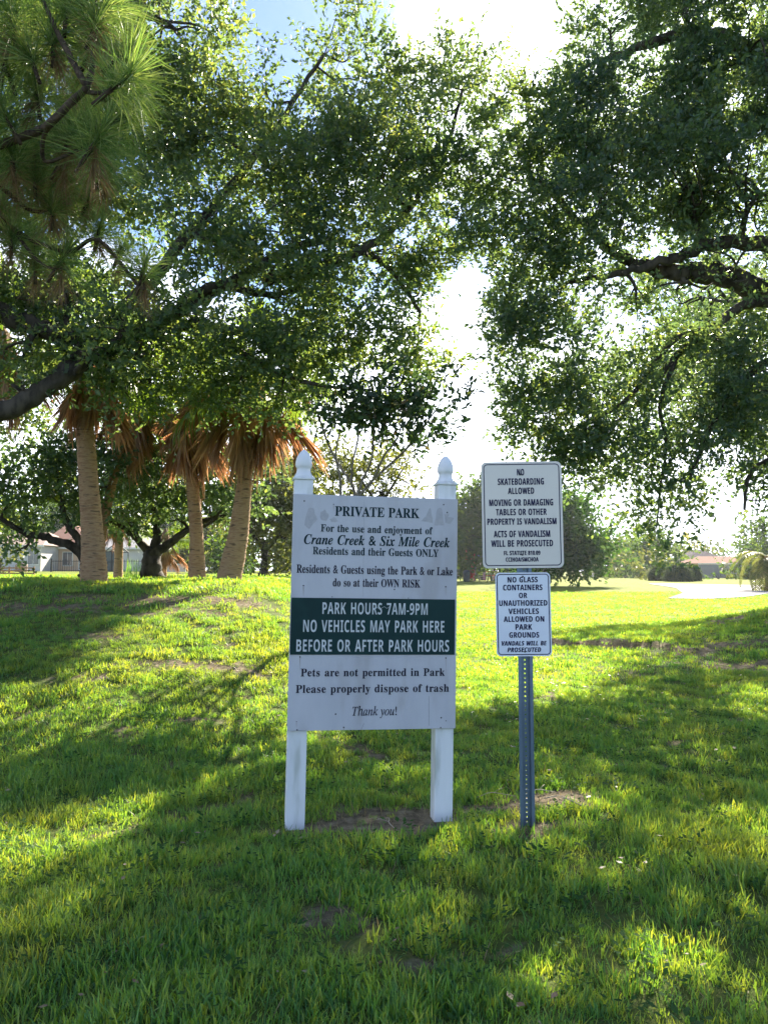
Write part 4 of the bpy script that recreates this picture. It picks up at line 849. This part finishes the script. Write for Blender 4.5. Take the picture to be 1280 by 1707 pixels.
iron_fence('thin black picket fence in front of the peach house', 86, 146, 64)
iron_fence('thin black picket fence in front of the grey-roofed house', 168, 240, 60)
def rail_fence():
    Y = 42; a = at(-25, 950, Y).x; b = at(57, 950, Y).x; root = empty('split_rail_fence', (a, Y, gzf(a, Y)), 'low orange-brown split rail fence on the lawn at the far left', 'fence'); L = b-a
    for k in range(5):
        x = L*k/4; mb = MB(); mb.tube([(x, 0, -.2), (x+.01, 0, .5)], [.06, .05], 6, wob=.2); mb.build('post', M_rail, root)
        if k < 4:
            for z in (.12, .27, .42): mb = MB(); mb.tube([(x, 0, z), (x+L/8, .01, z+.01), (x+L/4, 0, z-.01)], [.035, .04, .035], 6, wob=.3); mb.build('rail', M_rail, root)
rail_fence()
g = ground_below(38, 66); ac = empty('air_conditioner', g, 'round-topped dark unit on the lawn against the white-walled house', 'air conditioner'); mb = MB(); mb.lathe([(.5, 0), (.5, .55), (.42, .68), (.1, .74)], 12); mb.build('casing', M_roofb, ac); mb = MB(); mb.lathe([(.3, .70), (.3, .78), (.02, .79)], 10); mb.build('fan_grille', M_iron, ac)
g = ground_below(293, 66); wf = empty('garden_wall', g, 'short white garden wall glimpsed behind the grey palm', 'wall'); mb = MB(); mb.box((-.9, 0, -.2), (.9, .15, .6)); mb.build('panel', M_whitew, wf); mb = MB(); mb.box((-.95, -.03, .6), (.95, .18, .68)); mb.build('coping', M_trim, wf)

# right: houses, fence, pole
house('house with a dark gabled roof rising above the fence at the right', 1152, 1212, 122, 10, 2.4, 2.0, M_fencew, M_roofd, ends=(.45, .62))
house('low house with a pinkish tan roof right of the dark gabled roof', 1166, 1250, 112, 9, 2.0, 1.1, M_peach, M_rooft, [(-1.2, .4, 1., 1.3), (1.8, .4, 1., 1.3)], ends=(.25, .85))
def board_fence():
    Y = 100; a = at(1164, 950, Y).x; b = at(1252, 950, Y).x; root = empty('board_fence', (a, Y, gzf(a, Y)), 'grey-blue board fence in front of the right-hand houses', 'fence'); L = b-a; n = 44
    me = None
    for k in range(n):
        mb = MB(); h = 1.7+random.uniform(-.04, .04); mb.box((0, 0, 0), (L/n-.02, .025, h)); o = mb.build('board', M_fencew, root); o.location = (k*L/n, 0, 0)
    for z in (.3, 1.4): mb = MB(); mb.box((0, .03, z), (L, .08, z+.1)); mb.build('rail', M_fencew, root)
board_fence()
g = ground_below(1231, 128); fp = empty('antenna_mast', g, 'thin upright mast behind the tan-roofed house', 'mast'); mb = MB(); mb.tube([(0, 0, 0), (0, 0, 6.3)], [.07, .05], 6); mb.build('pole', M_galv, fp); mb = MB(); mb.bar((-.35, 0, 6.1), (.35, 0, 6.1), .05); mb.build('crossbar', M_galv, fp)
g = ground_below(1178, 150); fp = empty('light_mast', g, 'pale mast with two floodlights above the dark gabled roof', 'lamp post'); mb = MB(); mb.tube([(0, 0, 0), (0, 0, 5.8)], [.1, .07], 6); mb.build('pole', M_trim, fp); mb = MB(); mb.bar((-.9, 0, 5.75), (.9, 0, 5.75), .08); mb.build('crossbar', M_trim, fp)
for s in (-.8, .8): mb = MB(); mb.box((s-.22, -.2, 5.8), (s+.22, .05, 6.0)); mb.build('floodlight', M_trim, fp)

# ------------------------------------------------------------------ playground, far centre
M_red = mat('red_plastic', (.62, .04, .03), (.5, .03, .03), .5, 3); M_blue = mat('blue_plastic', (.12, .16, .5), None, .4); M_purple = mat('purple_plastic', (.3, .12, .4), None, .4); M_binm = mat('dark_bin', (.015, .03, .045), (.03, .05, .07), .4, 5); M_conc = mat('bench_concrete', (.36, .34, .33), (.28, .27, .26), .9, 4); M_grill = mat('grill_iron', (.025, .022, .02), None, .7)
Y = 74; g = ground_below(785, Y)
ps = empty('playground_slide', g, 'red slide with a ladder beneath the grey-green tree, between the two big signs', 'slide'); ps.scale = (1.25, 1.25, 1.2)
mb = MB()
path = [Vector((-.5, -2.2, .25)), Vector((-.35, -1.4, .5)), Vector((-.1, -.6, 1.3)), Vector((0, 0, 2.1)), Vector((0, .5, 2.3))]
for a, b in zip(path[:-1], path[1:]): mb.bar(a, b, .6, .06); mb.bar(a+Vector((-.32, 0, .14)), b+Vector((-.32, 0, .14)), .06, .3); mb.bar(a+Vector((.32, 0, .14)), b+Vector((.32, 0, .14)), .06, .3)
mb.build('chute', M_red, ps); mb = MB()
for s in (-.35, .35): mb.bar((s, 1.3, 0), (s, .5, 2.9), .08)
mb.build('rail', M_red, ps)
for k in range(6): mb = MB(); mb.bar((-.35, 1.3-.13*k, .3+.4*k), (.35, 1.3-.13*k, .3+.4*k), .06); mb.build('rung', M_galv, ps)
g = ground_below(808, Y+3); pf = empty('climbing_frame', g, 'blue and purple climbing frame right of the red slide', 'climbing frame')
for x in (-1., 0, 1.):
    for y in (0, 1.2): mb = MB(); mb.bar((x, y, 0), (x, y, 2.3), .1); mb.build('post', M_purple, pf)
mb = MB(); mb.box((-1, 0, 1.0), (0, 1.2, 1.08)); mb.build('deck', M_blue, pf)
mb = MB(); mb.box((-1.05, -.04, 1.3), (-.1, -.01, 1.75)); mb.build('side_panel', M_whitew, pf)
for k in range(4): mb = MB(); mb.bar((0, -.02, .5+.4*k), (1, -.02, .5+.4*k), .06); mb.build('rung', M_red, pf)
mb = MB(); mb.add([(-1.1, -.1, 2.3), (.1, -.1, 2.3), (.1, 1.3, 2.3), (-1.1, 1.3, 2.3), (-.5, .6, 2.9)], [(0, 1, 4), (1, 2, 4), (2, 3, 4), (3, 0, 4), (3, 2, 1, 0)]); mb.build('canopy', M_blue, pf)
g = ground_below(853, Y+2); sw = empty('swing_set', g, 'swing frame seen in the gap between the two stacked sign plates', 'swing')
for x in (-1.4, 1.4):
    for y in (-.8, .8): mb = MB(); mb.bar((x, y, 0), (x, 0, 2.3), .08); mb.build('leg', M_purple, sw)
mb = MB(); mb.bar((-1.5, 0, 2.3), (1.5, 0, 2.3), .1); mb.build('crossbar', M_red, sw)
for x in (-.6, .6):
    mb = MB(); mb.box((x-.22, -.1, .5), (x+.22, .1, .54)); st_ = mb.build('seat', M_grill, sw); mb = MB(); mb.bar((x-.2, 0, .54), (x-.2, 0, 2.3), .02); mb.bar((x+.2, 0, .54), (x+.2, 0, 2.3), .02); mb.build('chain', M_galv, st_)
def bin_(px, Y, label):
    g = ground_below(px, Y); root = empty('litter_bin', g, label, 'bin'); mb = MB(); mb.lathe([(.25, 0), (.29, .1), (.31, .75), (.32, .78)], 14); mb.build('body', M_binm, root, True); mb = MB(); mb.lathe([(.335, .78), (.335, .84), (.28, .98), (.12, 1.06), (.01, 1.07)], 14); mb.build('lid', M_binm, root, True)
bin_(777, 70, 'dark round litter bin in front of the red slide')
def table_(px, Y, label, rz=0, m=M_conc, s=1.):
    g = ground_below(px, Y); root = empty('picnic_table', g, label, 'picnic table', 'picnic tables in the far part of the park', rot=(0, 0, rz)); root.scale = (s, s, s)
    for k in range(4): mb = MB(); mb.box((-.9, -.36+k*.185, .72), (.9, -.36+k*.185+.17, .76)); mb.build('tabletop_plank', m, root)
    for sy in (-.72, .72): mb = MB(); mb.box((-.9, sy-.13, .43), (.9, sy+.13, .47)); mb.build('bench', m, root)
    for sx in (-.65, .65):
        mb = MB(); mb.bar((sx, -.75, 0), (sx, -.2, .72), .08); mb.bar((sx, .75, 0), (sx, .2, .72), .08); mb.bar((sx, -.75, .4), (sx, .75, .4), .06); mb.build('leg', m, root)
table_(805, 74, 'grey picnic table just right of the dark bin', .2); table_(829, 75, 'dark picnic table half hidden by the ivory sign plate', -.1, M_grill); table_(975, 80, 'pale picnic table under the dense dark tree', .1, M_trim, .95); table_(763, 84, 'far grey picnic table at the right edge of the white park sign', 0)
g = ground_below(928, 62); gr = empty('barbecue_grill', g, 'black pedestal barbecue grill on the sunny field right of the signs', 'grill'); mb = MB(); mb.tube([(0, 0, 0), (0, 0, .78)], .045, 8); mb.build('pedestal', M_grill, gr); mb = MB(); mb.box((-.32, -.25, .78), (.32, .25, .82)); mb.box((-.32, -.25, .82), (-.29, .25, 1.05)); mb.box((.29, -.25, .82), (.32, .25, 1.05)); mb.box((-.29, .22, .82), (.29, .25, 1.05)); mb.build('firebox', M_grill, gr)
mb = MB(); [mb.bar((-.28, -.2+.06*k, .96), (.28, -.2+.06*k, .96), .015) for k in range(7)]; mb.build('grate', M_grill, gr)

# ------------------------------------------------------------------ light summer haze
hz = MB(); hz.box((-540, -110, -3), (540, 740, 24)); hm = bpy.data.materials.new('summer_haze'); hm.use_nodes = True; t = hm.node_tree; t.nodes.clear()
vol = N(t, 'ShaderNodeVolumePrincipled'); vol.inputs['Color'].default_value = (.86, .91, 1, 1); vol.inputs['Density'].default_value = .00025; vol.inputs['Anisotropy'].default_value = .55
t.links.new(vol.outputs[0], N(t, 'ShaderNodeOutputMaterial').inputs['Volume']); tag(hz.build('haze', hm), kind='stuff')
cy.volume_bounces = 0

# ------------------------------------------------------------------ grass: clumps of blades scattered over the ground
M_gr = leafmat('grass_blade', [(.04, .14, .06), (.058, .172, .064), (.085, .205, .066), (.125, .22, .07)], trans=.45, tboost=(5.7, 3.4, .6), inst=True, patch=(.8, (.14, .17, .05), .5, .78, .4), rough=.5)
M_straw = leafmat('dry_grass_blade', [(.22, .17, .09), (.32, .26, .14), (.18, .15, .06)], trans=.4, tboost=(1.3, 1.2, .9), inst=True)
M_weed = leafmat('clover_leaf', [(.03, .08, .025), (.045, .10, .025)], trans=.4, tboost=(2., 2., .7), inst=True, rough=.8, spec=.1)
def clump(name, nb, rad, h, wd, m, seed, lean=.5):
    r = np.random.default_rng(seed); v = []; f = []
    for k in range(nb):
        a = r.random()*6.283; rr = rad*math.sqrt(r.random()); p0 = np.array([rr*math.cos(a), rr*math.sin(a), -.01]); yaw = r.random()*6.283; le = abs(r.normal(0, lean)); hh_ = h*(.45+.75*r.random())
        d = np.array([math.cos(yaw)*le, math.sin(yaw)*le, 1.]); d /= np.linalg.norm(d); q = yaw+1.57+r.normal(0, .6); sd_ = np.array([math.cos(q), math.sin(q), 0])*wd*(.6+.6*r.random())/2
        m1 = p0+d*hh_*.5; bend = np.array([math.cos(yaw), math.sin(yaw), -.6])*hh_*.22*r.random(); m2 = p0+d*hh_*.82+bend*.5; tip = p0+d*hh_*1.05+bend*1.4
        b = len(v); v += [p0-sd_, p0+sd_, m1+sd_, m1-sd_, m2+sd_*.7, m2-sd_*.7, tip]; f += [(b, b+1, b+2, b+3), (b+3, b+2, b+4, b+5), (b+5, b+4, b+6)]
    me = bpy.data.meshes.new(name); me.from_pydata([tuple(x) for x in v], [], f); me.materials.append(m); me.update(); return me
def weed(name, seed):
    r = random.Random(seed); mb = MB()
    for k in range(14):
        a = r.random()*6.28; rr = r.uniform(.01, .06); z = r.uniform(.02, .06); c = Vector((rr*math.cos(a), rr*math.sin(a), z)); d = Vector((math.cos(a), math.sin(a), r.uniform(-.2, .5))); s = Vector((-math.sin(a), math.cos(a), 0)); L = r.uniform(.015, .028)
        mb.add([c, c+d*L*.5+s*L*.35, c+d*L, c+d*L*.5-s*L*.35], [(0, 1, 2, 3)])
    me = mb.mesh(name); me.materials.append(M_weed); return me
def scatter(name, meshes, P, scale, label):
    """ground cover as one object: instances of clump meshes on points"""
    col = bpy.data.collections.new(name+'_source')
    for k, m_ in enumerate(meshes): col.objects.link(bpy.data.objects.new('%s_clump_%02d' % (name, k), m_))
    n = len(P); me = bpy.data.meshes.new(name); me.vertices.add(n); me.vertices.foreach_set('co', P.astype(np.float32).ravel())
    rot = np.stack([rng.normal(0, .12, n), rng.normal(0, .12, n), rng.random(n)*6.283], 1).astype(np.float32)
    a = me.attributes.new('rot', 'FLOAT_VECTOR', 'POINT'); a.data.foreach_set('vector', rot.ravel())
    a = me.attributes.new('scl', 'FLOAT', 'POINT'); a.data.foreach_set('value', scale.astype(np.float32))
    a = me.attributes.new('pick', 'INT', 'POINT'); a.data.foreach_set('value', rng.integers(0, len(meshes), n).astype(np.int32))
    o = bpy.data.objects.new(name, me); C.objects.link(o)
    ng = bpy.data.node_groups.new(name, 'GeometryNodeTree'); ng.interface.new_socket('Geometry', in_out='INPUT', socket_type='NodeSocketGeometry'); ng.interface.new_socket('Geometry', in_out='OUTPUT', socket_type='NodeSocketGeometry')
    gi = ng.nodes.new('NodeGroupInput'); go = ng.nodes.new('NodeGroupOutput'); ip = ng.nodes.new('GeometryNodeInstanceOnPoints'); ci = ng.nodes.new('GeometryNodeCollectionInfo')
    ci.inputs['Collection'].default_value = col; ci.inputs['Separate Children'].default_value = True; ci.inputs['Reset Children'].default_value = True
    def attr(nm, dt_):
        q = ng.nodes.new('GeometryNodeInputNamedAttribute'); q.data_type = dt_; q.inputs['Name'].default_value = nm; return [s for s in q.outputs if s.enabled and s.name == 'Attribute'][0]
    lk = ng.links.new; lk(gi.outputs[0], ip.inputs['Points']); lk(ci.outputs[0], ip.inputs['Instance']); ip.inputs['Pick Instance'].default_value = True
    lk(attr('pick', 'INT'), ip.inputs['Instance Index']); lk(attr('rot', 'FLOAT_VECTOR'), ip.inputs['Rotation']); lk(attr('scl', 'FLOAT'), ip.inputs['Scale']); lk(ip.outputs[0], go.inputs[0])
    o.modifiers.new('scatter', 'NODES').node_group = ng
    return tag(o, label, None, None, 'stuff')
def pts(y0, y1, dens, keep=1., margin=.62, extra=1.0):
    a = (y1-y0)*(2*(margin*y1+extra)); n = int(a*dens)
    x = (rng.random(n)-.5)*2*(margin*y1+extra); y = y0+rng.random(n)*(y1-y0)
    k = np.abs(x) < margin*y+extra; x, y = x[k], y[k]
    s = soil(x, y); k = rng.random(len(x)) > np.clip(s*1.3-.08, 0, .97)*keep; x, y, s = x[k], y[k], s[k]
    return np.stack([x, y, gz(x, y)-.004], 1), s
cl = [clump('grass_clump', 34, .065, .074, .0055, M_gr, s) for s in range(6)]
cl2 = [clump('grass_clump', 32, .075, .068, .0062, M_gr, 20+s, .6) for s in range(5)]
cl3 = [clump('grass_clump', 26, .14, .07, .011, M_gr, 40+s, .5) for s in range(5)]
cl4 = [clump('grass_clump', 22, .35, .07, .03, M_gr, 60+s, .5) for s in range(4)]
dr = [clump('dry_grass_clump', 9, .09, .06, .0035, M_straw, 80+s, 2.2) for s in range(4)]
def hgt(P, base=1., var=.35):
    n = .5+.5*np.sin(P[:, 0]*4.1+2*np.sin(P[:, 1]*3.3))*np.sin(P[:, 1]*5.2+1.5*np.sin(P[:, 0]*2.9))
    return base*(1-var/2+var*rng.random(len(P)))*(.62+.6*n)
P1, s1 = pts(1.9, 5.6, 300); scatter('foreground_grass', cl, P1, hgt(P1)*(1-.45*s1), 'long green lawn grass in the foreground')
P2, s2 = pts(5.6, 10, 210); scatter('near_grass', cl2, P2, hgt(P2)*(1-.45*s2), 'shorter lawn grass behind the signs')
P3, s3 = pts(10, 19, 70); scatter('mid_grass', cl3, P3, hgt(P3)*(1-.4*s3), 'lawn grass on the rise and field edge')
P4, s4 = pts(19, 45, 12, margin=.55); ry0, ry1 = trky(P4[:, 0]); P4 = P4[~((P4[:, 0] > 13.2) & (P4[:, 1] > ry0-.4) & (P4[:, 1] < ry1+.3))]; scatter('field_grass', cl4, P4, hgt(P4, .9), 'sunlit grass of the open field')
P5, s5 = pts(1.9, 12, 75, keep=0); k5 = rng.random(len(P5)) < (.25+.9*s5); P5 = P5[k5]; scatter('dry_grass', dr, P5, .7+.7*rng.random(len(P5)), 'dry straw lying in the thin patches')
P6, s6 = pts(1.9, 8, 14); scatter('clover', [weed('weed', s) for s in range(4)], P6, .8+.7*rng.random(len(P6)), 'small broad-leaved weeds in the grass')
M_lit = leafmat('fallen_leaf', [(.16, .09, .05), (.26, .17, .10), (.34, .27, .17)], trans=.2, tboost=(1.2, 1.1, 1), inst=True)
def fallen(seed):
    r = random.Random(seed); mb = MB()
    for k in range(3):
        c = Vector((r.uniform(-.08, .08), r.uniform(-.08, .08), r.uniform(.01, .05))); a = r.random()*6.28; d = Vector((math.cos(a), math.sin(a), r.uniform(-.3, .3))); s_ = Vector((-math.sin(a), math.cos(a), r.uniform(-.4, .4))); L = r.uniform(.02, .04)
        mb.add([c, c+d*L*.5+s_*L*.24, c+d*L, c+d*L*.5-s_*L*.24], [(0, 1, 2, 3)])
    me = mb.mesh('leaf'); me.materials.append(M_lit); return me
P7, s7 = pts(1.9, 12, 5); scatter('fallen_leaves', [fallen(s_) for s_ in range(4)], P7, .8+.7*rng.random(len(P7)), 'small brown oak leaves dropped in the grass')
# loose twigs and reeds
def twig(px, py, label, L, ang, m, r=.004):
    g = on_ground(px, py); root = empty('fallen_twig', g+Vector((0, 0, .03)), label, 'twig', rot=(0, 0, ang)); mb = MB(); P = bez([(-L/2, 0, 0), (-L/6, .02, .02), (L/5, -.01, .015), (L/2, .04, -.01)], 5); mb.tube(P, [r*(1-.5*i/(len(P)-1)) for i in range(len(P))], 6, wob=.3); s = mb.build('stem', m, root, True)
    mb = MB(); mb.tube([P[6], P[6]+Vector((.05, .05, .01)), P[6]+Vector((.08, .10, 0))], [r*.6, r*.5, r*.3], 5); mb.build('side_shoot', m, root, True)
M_tw = mat('bleached_twig', (.42, .36, .28), (.30, .25, .19), .8, 20)
twig(942, 1345, 'bleached curved twig lying just right of the metal post', .28, 2.2, M_tw); twig(905, 1332, 'short pale twig on the bare soil behind the metal post', .2, .2, M_tw); twig(650, 1385, 'thin twig on the bare soil between the white posts', .25, 1.9, M_tw, .003); twig(830, 1338, 'thin dry stick left of the metal post', .25, .05, M_tw, .003)
g = ground_below(226, 22); rd = empty('reed_tuft', g, 'tuft of tall thin reeds between the distant palm and the squat oak', 'grass tuft')
me = clump('blade', 90, .3, .6, .012, M_gr, 5, .15); link('blade', me, rd)['kind'] = 'stuff'
bpy.context.view_layer.update()
